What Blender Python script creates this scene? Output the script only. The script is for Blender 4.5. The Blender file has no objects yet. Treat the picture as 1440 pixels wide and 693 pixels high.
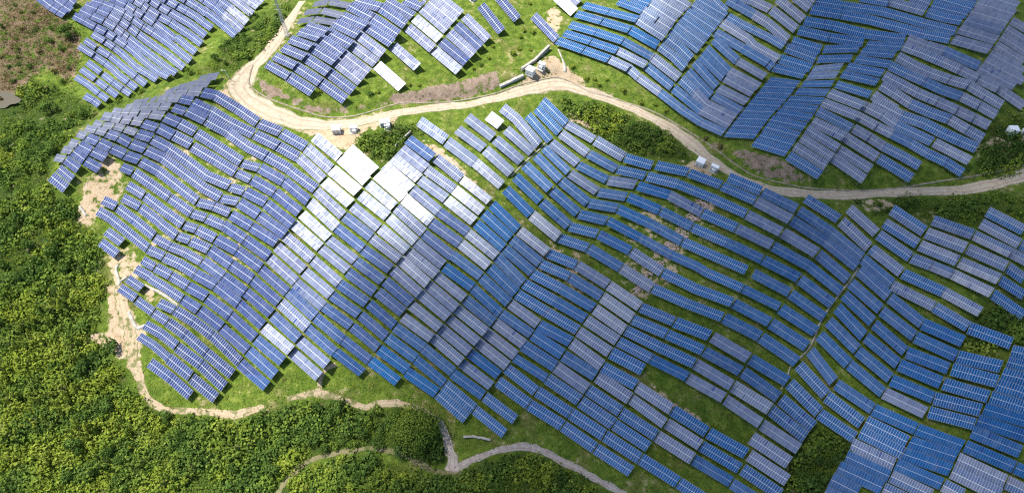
import bpy, bmesh, math, random
import numpy as np
from mathutils import Vector, Matrix

random.seed(7); rng = np.random.default_rng(7)
SC = bpy.context.scene
COL = SC.collection
R = math.radians

# ------------------------------------------------------------------ camera, sky, sun, exposure
W0, H0, FPX = 1440.0, 693.0, 973.0
TILT = R(33.0); HC = 226.0
CAM = np.array([0.0, -HC*math.tan(TILT), HC])
cam = bpy.data.cameras.new("drone_camera"); camo = bpy.data.objects.new("drone_camera", cam); COL.objects.link(camo)
cam.sensor_width = 36.0; cam.lens = 36.0*FPX/W0; cam.clip_start = 1.0; cam.clip_end = 20000.0
camo.location = CAM; camo.rotation_euler = (TILT, 0, 0)
SC.camera = camo

SUN = np.array([-0.46, 0.22, 0.86]); SUN /= np.linalg.norm(SUN)
sun_el = math.asin(SUN[2]); sun_az = math.atan2(SUN[0], SUN[1])     # azimuth from +Y towards +X
wd = bpy.data.worlds.new("World"); SC.world = wd; wd.use_nodes = True
nt = wd.node_tree; nt.nodes.clear()
sky = nt.nodes.new("ShaderNodeTexSky"); sky.sky_type = 'NISHITA'; sky.sun_disc = False
sky.sun_elevation = sun_el; sky.sun_rotation = sun_az
sky.dust_density = 1.6; sky.air_density = 1.0; sky.ozone_density = 1.0
bg = nt.nodes.new("ShaderNodeBackground"); bg.inputs[1].default_value = 0.11
wo = nt.nodes.new("ShaderNodeOutputWorld")
nt.links.new(sky.outputs[0], bg.inputs[0]); nt.links.new(bg.outputs[0], wo.inputs[0])
sl = bpy.data.lights.new("sun", 'SUN'); sl.energy = 5.0; sl.angle = R(0.53); sl.color = (1.0, 0.955, 0.88)
so = bpy.data.objects.new("sun", sl); COL.objects.link(so)
so.rotation_euler = Vector(-SUN).to_track_quat('-Z', 'Y').to_euler()
SC.view_settings.view_transform = 'Standard'; SC.view_settings.look = 'None'
SC.view_settings.exposure = 0.85; SC.view_settings.gamma = 1.0; SC.view_settings.use_curve_mapping = False
SC.cycles.max_bounces = 4; SC.cycles.diffuse_bounces = 2; SC.cycles.glossy_bounces = 2
SC.cycles.transparent_max_bounces = 6; SC.cycles.transmission_bounces = 2; SC.cycles.volume_bounces = 0
SC.cycles.use_denoising = False; SC.cycles.filter_width = 1.2
SC.cycles.use_adaptive_sampling = False

# ------------------------------------------------------------------ helpers
def prop(o, label=None, cat=None, group=None, kind=None):
    for k, v in (("label", label), ("category", cat), ("group", group), ("kind", kind)):
        if v: o[k] = v
    return o

def empty(name, loc):
    o = bpy.data.objects.new(name, None); COL.objects.link(o); o.location = [float(c) for c in loc]
    o.empty_display_size = 0.5
    return o

class MB:
    """collects boxes, bars and polygons and links them as one mesh object"""
    def __init__(self): self.v = []; self.f = []; self.m = []
    def quadbox(self, top, thick, mi=0):
        """a slab from four top corners and a thickness vector"""
        b = len(self.v)
        self.v += [tuple(p) for p in top] + [tuple(np.asarray(p)-thick) for p in top]
        self.f += [(b, b+1, b+2, b+3), (b+7, b+6, b+5, b+4)] + [(b+i, b+4+i, b+4+(i+1) % 4, b+(i+1) % 4) for i in range(4)]
        self.m += [mi]*6
    def box(self, c, sx, sy, sz, rot=0.0, mi=0):
        ca, sa = math.cos(rot), math.sin(rot); b = len(self.v)
        for z in (0, sz):
            for x, y in ((-1, -1), (1, -1), (1, 1), (-1, 1)):
                px, py = x*sx/2, y*sy/2
                self.v.append((c[0]+px*ca-py*sa, c[1]+px*sa+py*ca, c[2]+z))
        self.f += [(b+3, b+2, b+1, b), (b+4, b+5, b+6, b+7)] + [(b+i, b+(i+1) % 4, b+4+(i+1) % 4, b+4+i) for i in range(4)]
        self.m += [mi]*6
    def bar(self, p, q, r, n=4, mi=0, r2=None):
        p = np.asarray(p, float); q = np.asarray(q, float); d = q-p; L = np.linalg.norm(d)
        if L < 1e-6: return
        d /= L; a = np.cross(d, (0, 0, 1.0) if abs(d[2]) < .9 else (1.0, 0, 0)); a /= np.linalg.norm(a); e = np.cross(d, a)
        b = len(self.v); r2 = r if r2 is None else r2
        for c, rr in ((p, r), (q, r2)):
            for i in range(n):
                t = 2*math.pi*(i+.5)/n; self.v.append(tuple(c+rr*(math.cos(t)*a+math.sin(t)*e)))
        self.f += [(b+i, b+(i+1) % n, b+n+(i+1) % n, b+n+i) for i in range(n)] + [tuple(range(b+n-1, b-1, -1)), tuple(range(b+n, b+2*n))]
        self.m += [mi]*(n+2)
    def mesh(self, name, mats):
        me = bpy.data.meshes.new(name); me.from_pydata(self.v, [], self.f)
        for m in (mats if isinstance(mats, (list, tuple)) else [mats]): me.materials.append(m)
        if any(self.m): me.polygons.foreach_set("material_index", self.m)
        me.update(); return me
    def build(self, name, mats, parent=None, smooth=False):
        me = self.mesh(name, mats)
        if smooth: me.polygons.foreach_set("use_smooth", [True]*len(me.polygons))
        o = bpy.data.objects.new(name, me); COL.objects.link(o)
        if parent is not None:
            o.parent = parent; o.matrix_parent_inverse = Matrix.Translation(parent.location).inverted()
        return o

class NG:
    """small node helper"""
    def __init__(self, name):
        self.mat = bpy.data.materials.new(name); self.mat.use_nodes = True
        self.t = self.mat.node_tree; self.t.nodes.clear()
        self.out = self.t.nodes.new("ShaderNodeOutputMaterial")
    def n(self, typ, **kw):
        nd = self.t.nodes.new("ShaderNode"+typ)
        for k, v in kw.items():
            if k.startswith("i_"):
                key = k[2:]; key = int(key) if key.isdigit() else key.replace("_", " ")
                s = nd.inputs[key]
                if hasattr(v, "is_linked"): self.t.links.new(v, s)
                else: s.default_value = v
            else: setattr(nd, k, v)
        return nd
    def math(self, op, a, b=0.0, clamp=False):
        nd = self.n("Math", operation=op, use_clamp=clamp)
        for i, v in enumerate((a, b)):
            if hasattr(v, "is_linked"): self.t.links.new(v, nd.inputs[i])
            else: nd.inputs[i].default_value = v
        return nd.outputs[0]
    def mix(self, f, a, b, blend='MIX'):
        nd = self.t.nodes.new("ShaderNodeMix"); nd.data_type = 'RGBA'; nd.blend_type = blend
        for s, v in ((nd.inputs[0], f), (nd.inputs[6], a), (nd.inputs[7], b)):
            if hasattr(v, "is_linked"): self.t.links.new(v, s)
            elif isinstance(v, (int, float)): s.default_value = v
            else: s.default_value = tuple(v)+((1.0,) if len(v) == 3 else ())
        return nd.outputs[2]
    def noise(self, vec, scale, detail=3.0, rough=0.55):
        nd = self.n("TexNoise", i_Scale=scale, i_Detail=detail, i_Roughness=rough)
        if vec is not None: self.t.links.new(vec, nd.inputs["Vector"])
        return nd.outputs[0]
    def ramp(self, f, stops):
        nd = self.t.nodes.new("ShaderNodeValToRGB"); cr = nd.color_ramp
        while len(cr.elements) < len(stops): cr.elements.new(0.5)
        for e, (p, c) in zip(cr.elements, stops): e.position = p; e.color = tuple(c)+(1.0,)
        self.t.links.new(f, nd.inputs[0]); return nd.outputs[0]
    def step(self, v, lo, hi):
        nd = self.n("MapRange", interpolation_type='SMOOTHSTEP'); self.t.links.new(v, nd.inputs[0])
        nd.inputs[1].default_value = lo; nd.inputs[2].default_value = hi; return nd.outputs[0]
    def finish(self, **kw):
        b = self.n("BsdfPrincipled")
        for k, v in kw.items():
            s = b.inputs[k.replace("_", " ")]
            if hasattr(v, "is_linked"): self.t.links.new(v, s)
            else: s.default_value = v if isinstance(v, (int, float)) else tuple(v)+((1.0,) if len(v) == 3 else ())
        self.t.links.new(b.outputs[0], self.out.inputs[0]); return self.mat

def plain(name, col, rough=0.7, metal=0.0, var=0.15, scale=0.8):
    g = NG(name); tc = g.n("TexCoord").outputs["Object"]
    f = g.noise(tc, scale, 5.0, .6)
    c = g.mix(g.step(f, .3, .7), [x*(1-var) for x in col], [min(1, x*(1+var)) for x in col])
    return g.finish(Base_Color=c, Roughness=rough, Metallic=metal)

# ------------------------------------------------------------------ camera rays and the lie of the land
CT, ST = math.cos(TILT), math.sin(TILT)
def rays(px, py):
    x = (np.asarray(px, float)-W0/2)/FPX; y = -(np.asarray(py, float)-H0/2)/FPX
    z = -np.ones_like(x)
    return np.stack([x, y*CT-z*ST, y*ST+z*CT], -1)
def on_plane(px, py, z=0.0):
    d = rays(px, py); t = (z-CAM[2])/d[..., 2]; return CAM+d*t[..., None]

BUMPS = [(200, 165, 9, 34, 30, .55), (285, 112, 8, 40, 26, .4), (100, 235, 6, 30, 24, .6),      # crest of the left hill
         (235, 60, -4, 60, 40, .5), (170, 150, -6, 26, 14, .55), (60, 90, -4, 60, 50, 0),        # gully behind it
         (330, 330, 6, 70, 55, 0), (130, 450, -6, 60, 80, 0), (250, 640, -12, 120, 55, 0),
         (560, 260, 3, 60, 50, 0), (520, 560, -7, 90, 40, 0), (760, 440, -4, 40, 90, -.5),
         (920, 330, 5, 80, 50, 0), (1150, 480, -5, 30, 90, -.5), (1040, 380, 3, 40, 60, -.4),
         (1330, 430, 5, 60, 60, 0), (960, 70, -5, 24, 80, -.5), (1120, 90, 4, 40, 70, -.5), (1210, 90, -3, 24, 70, -.5),
         (1360, 120, 6, 60, 60, 0), (460, 50, 5, 50, 40, 0), (640, 60, 3, 60, 50, 0), (1180, 640, -4, 50, 40, 0),
         (720, 660, -7, 120, 30, 0), (850, 200, -3, 50, 24, 0)]
_b = [(on_plane(b[0], b[1]), *b[2:]) for b in BUMPS]
def h0(x, y):
    x = np.asarray(x, float); y = np.asarray(y, float); z = np.zeros_like(x)
    for c, a, rx, ry, rot in _b:
        dx, dy = x-c[0], y-c[1]; u = dx*math.cos(rot)+dy*math.sin(rot); v = -dx*math.sin(rot)+dy*math.cos(rot)
        z = z+a*np.exp(-(u/rx)**2-(v/ry)**2)
    z = z+.5*np.sin(x*.071+1.3)*np.sin(y*.083+.4)+.35*np.sin(x*.13-y*.09+2.)+.2*np.sin(x*.21+y*.25)
    r = np.hypot(x, y-20); far = np.clip((r-260)/900, 0, 1)
    return z+far**1.5*60*(np.sin(x*.0045+.6)*np.sin(y*.0052+1.1)+.25)
DITCH = [(356, 92), (351, 108), (352, 121), (371, 135), (399, 147), (430, 157), (460, 165), (500, 163), (560, 146), (592, 145), (629, 144), (664, 139), (699, 131),
         (730, 120), (763, 112), (784, 109), (807, 118), (829, 130), (853, 136), (885, 146), (920, 158), (960, 180), (1001, 206), (1031, 229), (1062, 248),
         (1111, 260), (1139, 265), (1200, 268), (1260, 265), (1310, 257), (1380, 246), (1440, 232), (1500, 215)]
def hit(px, py, up=0.0, hf=None):
    hf = hf or h; d = rays(px, py); z = np.zeros(d.shape[:-1])
    for _ in range(14):
        t = (z+up-CAM[2])/d[..., 2]; P = CAM+d*t[..., None]; z = .35*z+.65*hf(P[..., 0], P[..., 1])
    t = (hf(P[..., 0], P[..., 1])+up-CAM[2])/d[..., 2]
    return CAM+d*t[..., None]
_dp = np.array(DITCH, float); _dw = hit(_dp[:, 0], _dp[:, 1], 0, h0)[:, :2]
def ditch_dist(x, y):
    best = np.full(x.shape, 1e9); sgn = np.zeros(x.shape)
    for a, b in zip(_dw[:-1], _dw[1:]):
        ab = b-a; L2 = ab@ab; t = np.clip(((x-a[0])*ab[0]+(y-a[1])*ab[1])/L2, 0, 1)
        dx, dy = x-a[0]-t*ab[0], y-a[1]-t*ab[1]; d = np.hypot(dx, dy); m = d < best-1e-9
        best = np.where(m, d, best); sgn = np.where(m, np.sign(ab[0]*(y-a[1])-ab[1]*(x-a[0])), sgn)
    return best, sgn
def sstep(v, a, b): t = np.clip((v-a)/(b-a), 0, 1); return t*t*(3-2*t)
def h(x, y):
    x = np.asarray(x, float); y = np.asarray(y, float)
    d, s = ditch_dist(x, y)
    return h0(x, y)+np.where(s > 0, 2.2*sstep(d, .6, 6.0)*(1-sstep(d, 25, 80)), 0)
def normal(x, y, e=1.5):
    gx = (h(x+e, y)-h(x-e, y))/(2*e); gy = (h(x, y+e)-h(x, y-e))/(2*e)
    n = np.stack([-gx, -gy, np.ones_like(gx)], -1); return n/np.linalg.norm(n, axis=-1, keepdims=True)

# pixel masks, used only to keep plants off panels and roads when scattering them
def poly_mask(poly, shape=(693, 1440)):
    m = np.zeros(shape, bool); P = np.array(poly, float)
    y0, y1 = max(0, int(P[:, 1].min())), min(shape[0]-1, int(P[:, 1].max())+1)
    x0, x1 = max(0, int(P[:, 0].min())), min(shape[1]-1, int(P[:, 0].max())+1)
    if y1 < y0 or x1 < x0: return m
    yy, xx = np.mgrid[y0:y1+1, x0:x1+1]; ins = np.zeros(yy.shape, bool); n = len(P)
    for i in range(n):
        xa, ya = P[i]; xb, yb = P[(i+1) % n]
        if ya == yb: continue
        c = ((ya > yy) != (yb > yy)) & (xx < (xb-xa)*(yy-ya)/(yb-ya)+xa); ins ^= c
    m[y0:y1+1, x0:x1+1] = ins; return m
def dilate(m, k):
    for _ in range(k):
        q = m.copy(); q[1:] |= m[:-1]; q[:-1] |= m[1:]; q[:, 1:] |= m[:, :-1]; q[:, :-1] |= m[:, 1:]; m = q
    return m
def stroke_mask(pts, width):
    m = np.zeros((693, 1440), bool); P = np.array([p[:2] for p in pts], float)
    ws = [p[2] if len(p) > 2 else width for p in pts]
    for i in range(len(P)-1):
        a, b = P[i], P[i+1]; d = b-a; L = np.hypot(*d)+1e-6; nn = np.array([-d[1], d[0]])/L
        m |= poly_mask([a+nn*ws[i]/2, b+nn*ws[i+1]/2, b-nn*ws[i+1]/2, a-nn*ws[i]/2])
    return m
# ---- panel tables. Each row: the white mid line of a run of tables, as read off the photograph
# '@X' picks the crop the numbers were read in, 'w-a,b' the short side from top edge to bottom edge,
# a letter the module tone, painted glare included, '/' ends a run.
CROPS = dict(a1=(90,0),a2=(190,0),a3=(270,0),a4=(100,45),a5=(180,45),a6=(100,95),a7=(40,0),a8=(205,98),a9=(125,130),A1=(40,0),A2=(90,60),A3=(200,0),B1=(360,0),B2=(360,60),B3=(540,0),B4=(500,60),
 C1=(740,0),C2=(880,0),C3=(880,80),C4=(960,120),D1=(1060,0),D2=(1060,80),D3=(1090,170),D4=(1240,0),D5=(1240,80),D6=(1200,160),
 H1=(60,160),H2=(140,100),H3=(260,100),H4=(120,220),H5=(240,170),H6=(300,250),I1=(120,300),I2=(150,380),I3=(280,330),
 I4=(180,470),I5=(300,410),I6=(300,470),J1=(410,180),J2=(560,130),J3=(540,190),J4=(440,270),J5=(600,260),J6=(420,350),J7=(560,350),
 M1=(440,430),M2=(580,430),M3=(540,520),M4=(680,500),M5=(820,590),M6=(700,560),N1=(720,120),N2=(720,200),N3=(740,280),N4=(860,210),
 N5=(900,280),N6=(1000,230),O1=(720,350),O2=(720,430),O3=(880,360),O4=(860,440),O5=(860,510),O6=(960,590),P1=(1080,290),P2=(1240,280),
 P3=(1240,360),P4=(1040,350),P5=(1140,370),P6=(1020,430),Q1=(1020,510),Q2=(1130,440),Q3=(1240,440),Q4=(1130,530),Q5=(1240,530),
 Q6=(1140,597),Q7=(1240,597))
ARR = {}
ARR['A'] = ("row", "far upper left array", """
@a6 w-82,98 B 243,513 400,602 520,692
w-72,88 B 82,172 330,330 500,470 672,592
w-76,90 B 178,28 440,213 / 470,240 650,375 850,522
w-76,92 B 290,-98 545,90 / 578,122 760,260 930,385 1092,492
@a4 w-72,92 B 138,258 400,420 620,570 760,680 @a6 w-80,94 880,148 1040,265 1202,382
@a4 w-68,96 B 243,148 455,288 / 478,302 700,435 820,530 950,640 @a6 w-80,96 1180,165 1372,312
@a4 w-72,98 B 383,38 600,165 780,280 920,390 1050,510 1180,640 @a5 w-80,96 360,770 530,880
@a1 w-70,112 b 175,288 370,390 560,495 760,590 B 920,690 @a4 w-76,108 1000,245 1160,370 1300,500 @a5 w-80,100 400,620 560,735 745,823
@a1 w-70,116 b 290,185 500,290 720,385 B 930,505 1080,620 1170,690 @a4 w-76,110 1250,265 @a5 w-82,104 392,410 600,570 760,690 886,762
@a1 w-70,116 b 380,85 600,170 820,260 B 1020,380 1180,490 1350,620 @a5 w-82,106 174,32 400,200 560,315 760,450 P 1023,662
@a1 w-70,118 b 500,8 700,65 900,145 B 1100,245 1250,340 1438,480 @a2 w-78,110 180,510 @a5 w-85,106 450,5 620,120 800,250 960,385 1150,535
@a1 w-70,118 b 780,-70 950,0 1130,90 B 1290,195 @a2 131,280 w-76,112 340,420 520,550 700,690 @a5 w-85,102 900,110 1060,240 1245,382
@a1 w-72,118 b 1090,-90 1290,0 B @a2 131,90 220,165 420,290 640,405 820,530 960,620 @a5 w-82,106 1190,100 1352,222
@a2 w-76,110 B 100,-90 270,0 430,105 620,215 820,330 1000,435 1160,560 w-82,104 1295,662
w-78,110 B 400,-85 570,0 760,105 940,200 1120,310 1260,420 w-85,100 1412,526
w-78,114 B 760,-95 930,0 1150,130 1300,240 @a3 w-88,112 200,180 390,320 580,470 800,655
@a3 w-88,108 B 60,-110 220,0 400,120 570,262 P 740,395 912,552
w-90,108 B 330,-120 490,0 672,132 w 860,290 1010,422
w-92,104 P 600,-130 770,0 940,130 1112,268
w-92,100 P 850,-120 1020,0 1215,132
w-90,96 P 1120,-90 1230,-8 1305,45
@a7 w-110,122 b 120,-120 265,5 420,125 540,198 672,272
w-105,112 b 330,-100 470,0 640,112 780,205
w-95,100 b 600,-95 740,0 850,78
""")
ARR['B'] = ("row", "array inside the road bend", """
@B2 w-50,70 B 105,215 325,340 w-64,84 575,500
w-55,70 B 180,135 395,235 w-65,78 650,400 905,580
w-58,72 B 265,50 490,145 w-68,78 730,300 985,490
@B1 w-58,72 B 340,395 555,475 w-72,78 800,622 P @B2 1065,395
@B1 w-60,68 B 430,320 640,385 w-72,78 875,545 P 1137,742
w-60,65 B 510,255 715,320 w-70,78 960,455 P 1217,640
w-40,56 m 425,218 575,197 / 585,195 785,230 w-65,78 B 1032,352 P 1287,550
w-40,58 m 492,128 655,113 / 665,110 868,160 w-68,75 B 1110,265 B 1378,440
w-38,55 m 580,45 735,24 / 745,22 943,60 w-65,80 B 1172,178 1438,352
w-45,52 m 700,5 790,-12 / w-62,80 B 1000,5 1255,75 @B3 218,252
w-66,72 B 20,8 293,165
w-58,74 B 205,0 376,76
B 390,0 425,22
""")
ARR['Bc'] = ("col", "bright columns above the bend", """
@B3 w-68,72 P 560,-22 778,148
P 452,15 710,227
w-68,72 P 385,88 640,308
w 308,183 565,400
P 238,278 495,497
w-66,64 P 812,166 1053,403
b 733,250 982,478
w-68,72 P 658,330 910,555
b 578,420 838,632
@B4 w 790,72 1050,288
""")
ARR['Bi'] = ("row", "grass slope above the road", """
@B4 w-64,66 P 373,30 628,250
w-72,70 W 215,226 473,455
@B3 w-66,56 D 980,55 1192,322
D 1150,-40 1352,198
@C1 w-55,60 B 72,158 308,402
w-68,70 W 310,-35 488,128
w-60,60 P 470,-30 540,30
""")
ARR['C'] = ("row", "large upper right array", """
@C1 w-52,68 D 312,412 575,505 835,598 P 1036,690 @C3 130,207 / 132,207 345,362 b @C4 0,252 b 190,375 420,480
@C1 w-44,66 D 380,335 650,420 918,512 P 1213,660 / @C3 w-55,72 b 207,95 470,308 / 482,318 620,430 b 760,545 p @C4 180,250 478,405
@C1 w-44,66 D 440,250 700,325 975,415 b 1268,575 P @C3 270,4 w-60,78 540,215 / B 557,226 690,350 p @C4 235,190 p 530,335
@C1 w-48,66 D 503,140 760,215 1045,300 w-48,78 d 1333,462 / @C2 w-60,72 B 345,470 490,580 601,690 / @C3 w-60,66 b 625,145 865,395 / b 885,393 1168,550
@C1 w-48,62 D 578,52 830,120 1125,195 w-62,80 P @C2 398,375 B / w-65,80 410,380 540,480 662,600 / @C3 w-62,66 b 693,55 920,305 / p 935,315 1228,460
@C2 w-48,64 D -80,15 170,110 w-58,78 P 310,200 455,295
w-50,70 D 60,-20 235,42 w-58,78 P 505,220
w-58,76 P 245,-60 575,140
w-58,74 P 400,-65 640,75
@C2 w-49,61 B 470,299 742,515
B 518,237 797,445
B 567,175 852,375
B 616,113 907,305
B 665,51 962,235
w-50,62 B 720,-10 1015,165
B 850,-30 1020,120 / B 1032,167 1160,240 1300,310 @D1 144,377 305,470
@C2 w-60,70 b 972,232 P 1240,398 @D1 0,465 250,602
@C2 w-58,72 b 905,330 1185,492 b 1440,640 @D1 190,685
@C2 w-60,72 b 888,398 1128,618 / @D2 w-55,62 p -165,42 114,205
@C2 w-55,72 b 812,490 1045,728 / @D2 p -250,145 54,305
@C2 w-55,72 b 757,560 990,790 / @D2 p -295,215 -6,370
@D1 w-58,75 P -260,-75 0,15 165,95 / 175,98 430,300
P 240,-12 500,203
P 415,-30 566,90
P 520,-35 612,25
w-58,78 b -266,0 -116,80 0,147 P 140,235 345,408
@D1 w-30,88 D 450,308 760,380 1110,435
w-34,90 D 510,215 800,262 1130,345 @D4 145,388 240,392
@D1 w-34,88 D 575,100 880,150 1180,205 1440,272 @D4 270,305 D 420,345 692,400
@D1 w-34,84 D 625,15 905,60 1180,100 @D4 0,118 170,165 430,240 752,320
@D1 D 1080,-25 w-34,84 1365,25 @D4 w-55,80 P 70,15 440,120 / w-45,80 D 452,128 640,185 812,215
@D4 w-45,80 P 290,-28 488,42 / D 500,60 870,152
w-45,78 D 540,-20 920,92
w-45,76 b 690,-25 955,32
@D1 w-38,90 D 385,418 682,505 / w-34,78 D 704,503 1068,490
w-40,86 B 325,487 628,597 / w-30,74 D 645,602 992,592
w-42,86 D 262,595 580,690 / @D2 w-42,70 P 590,132 895,98
@D2 w-50,78 D 200,110 515,185 / w-42,68 P 545,200 848,182
@D2 w-46,62 D 148,235 455,275 / w-42,68 D 490,278 802,272
@C4 w-54,74 D 812,15 1140,25 / @D2 w-50,72 D 425,355 752,362
@C4 w-55,72 D 765,72 1100,88 / D 1065,145 1420,160
D 722,122 1048,148 / w-52,76 D 1010,210 1360,245
D 668,190 995,210 / w-52,78 D 950,278 1305,332
w-54,72 D 610,258 932,272 / w-56,80 D 885,348 1238,422
D 552,335 868,348 / w-58,82 D 832,422 1175,515
D 495,405 808,425 / w-58,82 D 778,508 1120,602
D 440,482 752,502 / w-58,84 D 718,575 1062,680
@D1 w-45,72 D 1140,452 @D4 203,478
@D1 D 1085,525 @D4 135,556
@D1 D 1030,600 1388,655
@D2 w-50,76 D 945,98 1312,168
w-50,74 D 890,175 1255,258
w-44,72 D 832,278 1186,385 / w-58,84 P 1205,385 1440,540 @D6 w-60,92 200,-130 488,20 B 720,100 890,188 1080,275 1253,348
@D4 w-40,80 p 262,385 450,462 w-50,86 630,515 b 800,590 990,672
w-48,82 P 212,470 430,550 w-55,84 620,630 @D5 790,130 p 970,220 1180,320 1440,500
w-48,82 P @D4 158,572 w-56,84 @D5 330,90 485,160 680,230 872,285 P 1220,492
w-52,84 B 82,90 250,170 430,250 b 610,335 800,400 P 980,490 1162,592
w-55,84 P 20,190 200,280 370,370 560,450 p 760,540 930,620 1088,698
w-58,86 P -10,285 130,370 288,475 B 480,560 682,632 P @D6 1150,160 1315,250
@D2 w-60,80 P 760,365 1100,495 @D6 120,-70 P 290,15 432,112 B 620,200 800,285 / w-58,80 P 816,290 1180,478
@D2 w-55,78 B 695,460 P 1050,600 @D6 230,125 395,208 b 580,300 B 750,400 940,490 1110,600
@D2 w-55,78 B 642,548 @D3 600,-12 775,78 / w-55,80 p 790,75 950,165 1100,260 B @D6 500,430 672,530
@D3 w-60,84 P 375,5 700,160 1035,372 / w-60,84 B 1045,375 1385,582
w-55,74 P 318,82 640,278 / w-58,80 P 642,290 970,490
w-55,76 P 262,168 580,372 / w-60,80 P 582,372 905,592
w-55,76 P 195,255 520,458
w-62,84 B 132,350 460,550
@D4 w-62,78 p 960,30 1345,145 / w-50,70 1310,210 1560,350
w-64,82 p 905,118 1285,225 / w-50,72 1255,290 1520,460
w-64,82 p 845,205 1225,315 / w-50,72 1205,370 1480,540
w-64,84 p 780,295 1165,410 / w-52,74 1150,455 1440,630
w-64,84 p 718,400 1100,505 / w-52,74 1095,540 @D5 1440,150
@D4 w-60,78 p 1040,-45 1378,62
w-56,74 p @D5 1040,40 1440,250
w-58,74 p 985,112 1350,300
""")
ARR['H'] = ("row", "left hillside array", """
@a8 w-60,100 m 330,445 560,345 / 563,342 745,290 / 748,290 930,240 / w-68,122 955,192 1090,152 / 1093,150 1325,115
w-85,122 m 915,258 1165,262
w-62,112 m 330,462 545,408 / w-76,146 555,397 770,395 / 773,395 1015,412 / @H2 w-60,80 b @H3 172,214 310,245 B 530,380 735,520 / 748,527 970,615 / @H5 1120,122 1365,262
@a9 w-58,92 m 800,192 935,174 / 938,172 1100,135 / @a8 w-62,105 58,590 215,522 / w-72,138 212,552 395,530 / 398,527 628,527 / w-72,142 b 632,530 860,577 / @H2 w-60,82 b 940,322 1115,402 / @H3 w-58,80 B 255,397 440,512 695,637 / 706,642 @H5 1080,250 1288,367
@a9 w-72,128 m 655,292 785,276 / 788,276 942,268 / 944,267 1092,260 / 1094,259 1292,258 / 1294,259 1490,266 / @H2 w-45,68 b 742,370 868,412 / w-58,82 b 882,402 1072,495 / B 1082,500 @H3 440,620 @H5 580,120 790,268 960,352 1212,492
@a9 w-80,138 m 420,356 588,373 / 590,373 738,376 / 740,376 912,379 / 930,384 1118,398 / 1125,400 1370,432 / @H2 w-58,80 b 660,465 800,525 B 970,615 / @H5 260,125 480,262 712,412 / w-45,68 722,430 895,475 / w-55,82 b 902,475 1140,610 / @H6 715,34 960,235
@a9 w-76,138 m 240,434 420,460 / 422,461 590,492 / 598,498 778,512 / 796,516 982,546 / @H2 w-50,72 b 438,530 580,575 / w-58,82 b 588,570 740,650 B @H5 20,140 207,237 / 217,260 440,390 655,520 / w-45,70 668,525 808,592 / w-55,82 b 822,592 @H6 617,147 / w-62,80 b 625,150 872,348
@H1 w-38,60 m 430,145 540,168 / 515,92 598,118 / 605,120 715,126 / 722,125 822,152 / 830,155 948,192 / w-55,80 b 952,200 1105,245 / 1110,258 1268,342 B @H5 165,405 365,555 595,652 / @H6 w-45,72 168,92 310,135 / w-55,82 b 318,138 530,248 / w-66,80 b 532,262 800,472
@H1 w-40,62 m 350,200 437,230 / 545,168 640,192 / w-52,72 b 650,198 765,237 / 772,238 882,300 / w-55,80 b 892,302 1040,355 / 1048,368 1210,442 B @H4 1008,178 1200,320 1368,412 / w-44,72 @H6 78,208 250,240 / w-60,84 b 258,248 455,372 / w-64,82 b 462,382 728,570
@H1 w-40,64 m 268,288 358,308 / w-52,72 b 442,237 560,282 / w-56,78 b 567,287 690,347 / 697,348 832,412 / 838,418 982,467 / 990,482 1170,580 B @H4 890,265 1108,432 1130,450 / w-44,74 1140,462 @H6 0,285 165,355 / w-58,82 b 178,372 380,490 / w-60,82 b 385,495 640,655
@H1 w-40,64 m 198,360 300,376 / w-55,76 b 365,312 490,377 / 500,378 640,446
@H1 w-40,64 m 122,440 222,460 / w-58,78 b 308,380 425,465 / w-54,76 b 432,477 578,557
@H1 w-50,74 b 230,462 365,562
@H1 w-52,64 B 160,550 302,665
w-62,78 B 85,633 238,757
@H4 w-44,70 b 362,105 480,152 / w-52,78 B 492,162 680,292 848,412 / 855,418 1072,570 / w-44,72 1080,575 1220,620 / w-52,78 1228,625 @I1 1390,122 / w-60,84 b @I3 240,-100 460,45 / 465,48 705,218
@H4 w-46,74 B 425,290 590,392 / w-52,76 602,402 770,530 @I1 985,108 / w-44,72 1002,118 1125,157 / w-52,80 1132,162 1310,252 / w-60,84 b @I3 172,40 380,155 / 385,158 625,332
@H4 w-42,72 B 375,415 548,507 / w-52,76 556,517 740,655 @I1 770,110 920,225 / w-42,70 935,228 1058,270 / w-52,80 1066,277 1250,362 / w-62,88 b @I3 108,152 320,298 / 325,302 535,448
@H4 w-48,74 B 175,440 312,502 / w-52,76 326,517 490,640 @I1 490,60 692,228 / w-48,72 700,248 850,330 1000,390 1172,488 / w-66,84 b @I3 32,268 240,420 / 245,423 460,582
@H4 w-50,76 B 125,548 250,620 @I1 255,50 430,190 630,352 / w-48,74 635,362 792,432 / w-54,80 798,442 950,510 1107,607 / @I2 w-62,84 b 892,34 1100,150 / 1105,154 1335,332
@I1 w-60,66 B 210,178 372,295
w-56,68 B 152,288 320,415
@I1 w-44,70 B 575,470 700,540 / w-52,78 710,545 862,625 / @I2 652,55 818,155 / w-60,82 b 822,162 1010,265 / w-64,86 b 1016,280 1248,452
@I1 w-48,72 B 505,558 650,640 @I2 450,85 592,172 760,285 / w-60,80 b 768,292 930,395 / w-66,84 b 942,402 1162,572
@I2 w-54,64 B 208,80 355,182
w-52,72 B 525,325 685,398 / w-58,80 D 692,402 870,510 1060,650 @I4 1000,150 1130,280 / w-64,78 b 1136,288 1402,528
@I2 w-50,70 B 130,172 292,282 / 302,300 467,420 / 472,430 612,517 / w-60,80 D 618,522 790,645 @I4 785,180 1055,403
@I2 w-56,74 B 385,547 550,640 @I4 488,115 / w-62,82 D 497,127 730,300 975,532
@I4 w-52,62 B 108,15 260,110 410,240 w-60,88 632,422 / w-62,86 D 642,440 890,645
w-58,82 B 217,282 430,440 632,617
""")
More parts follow.
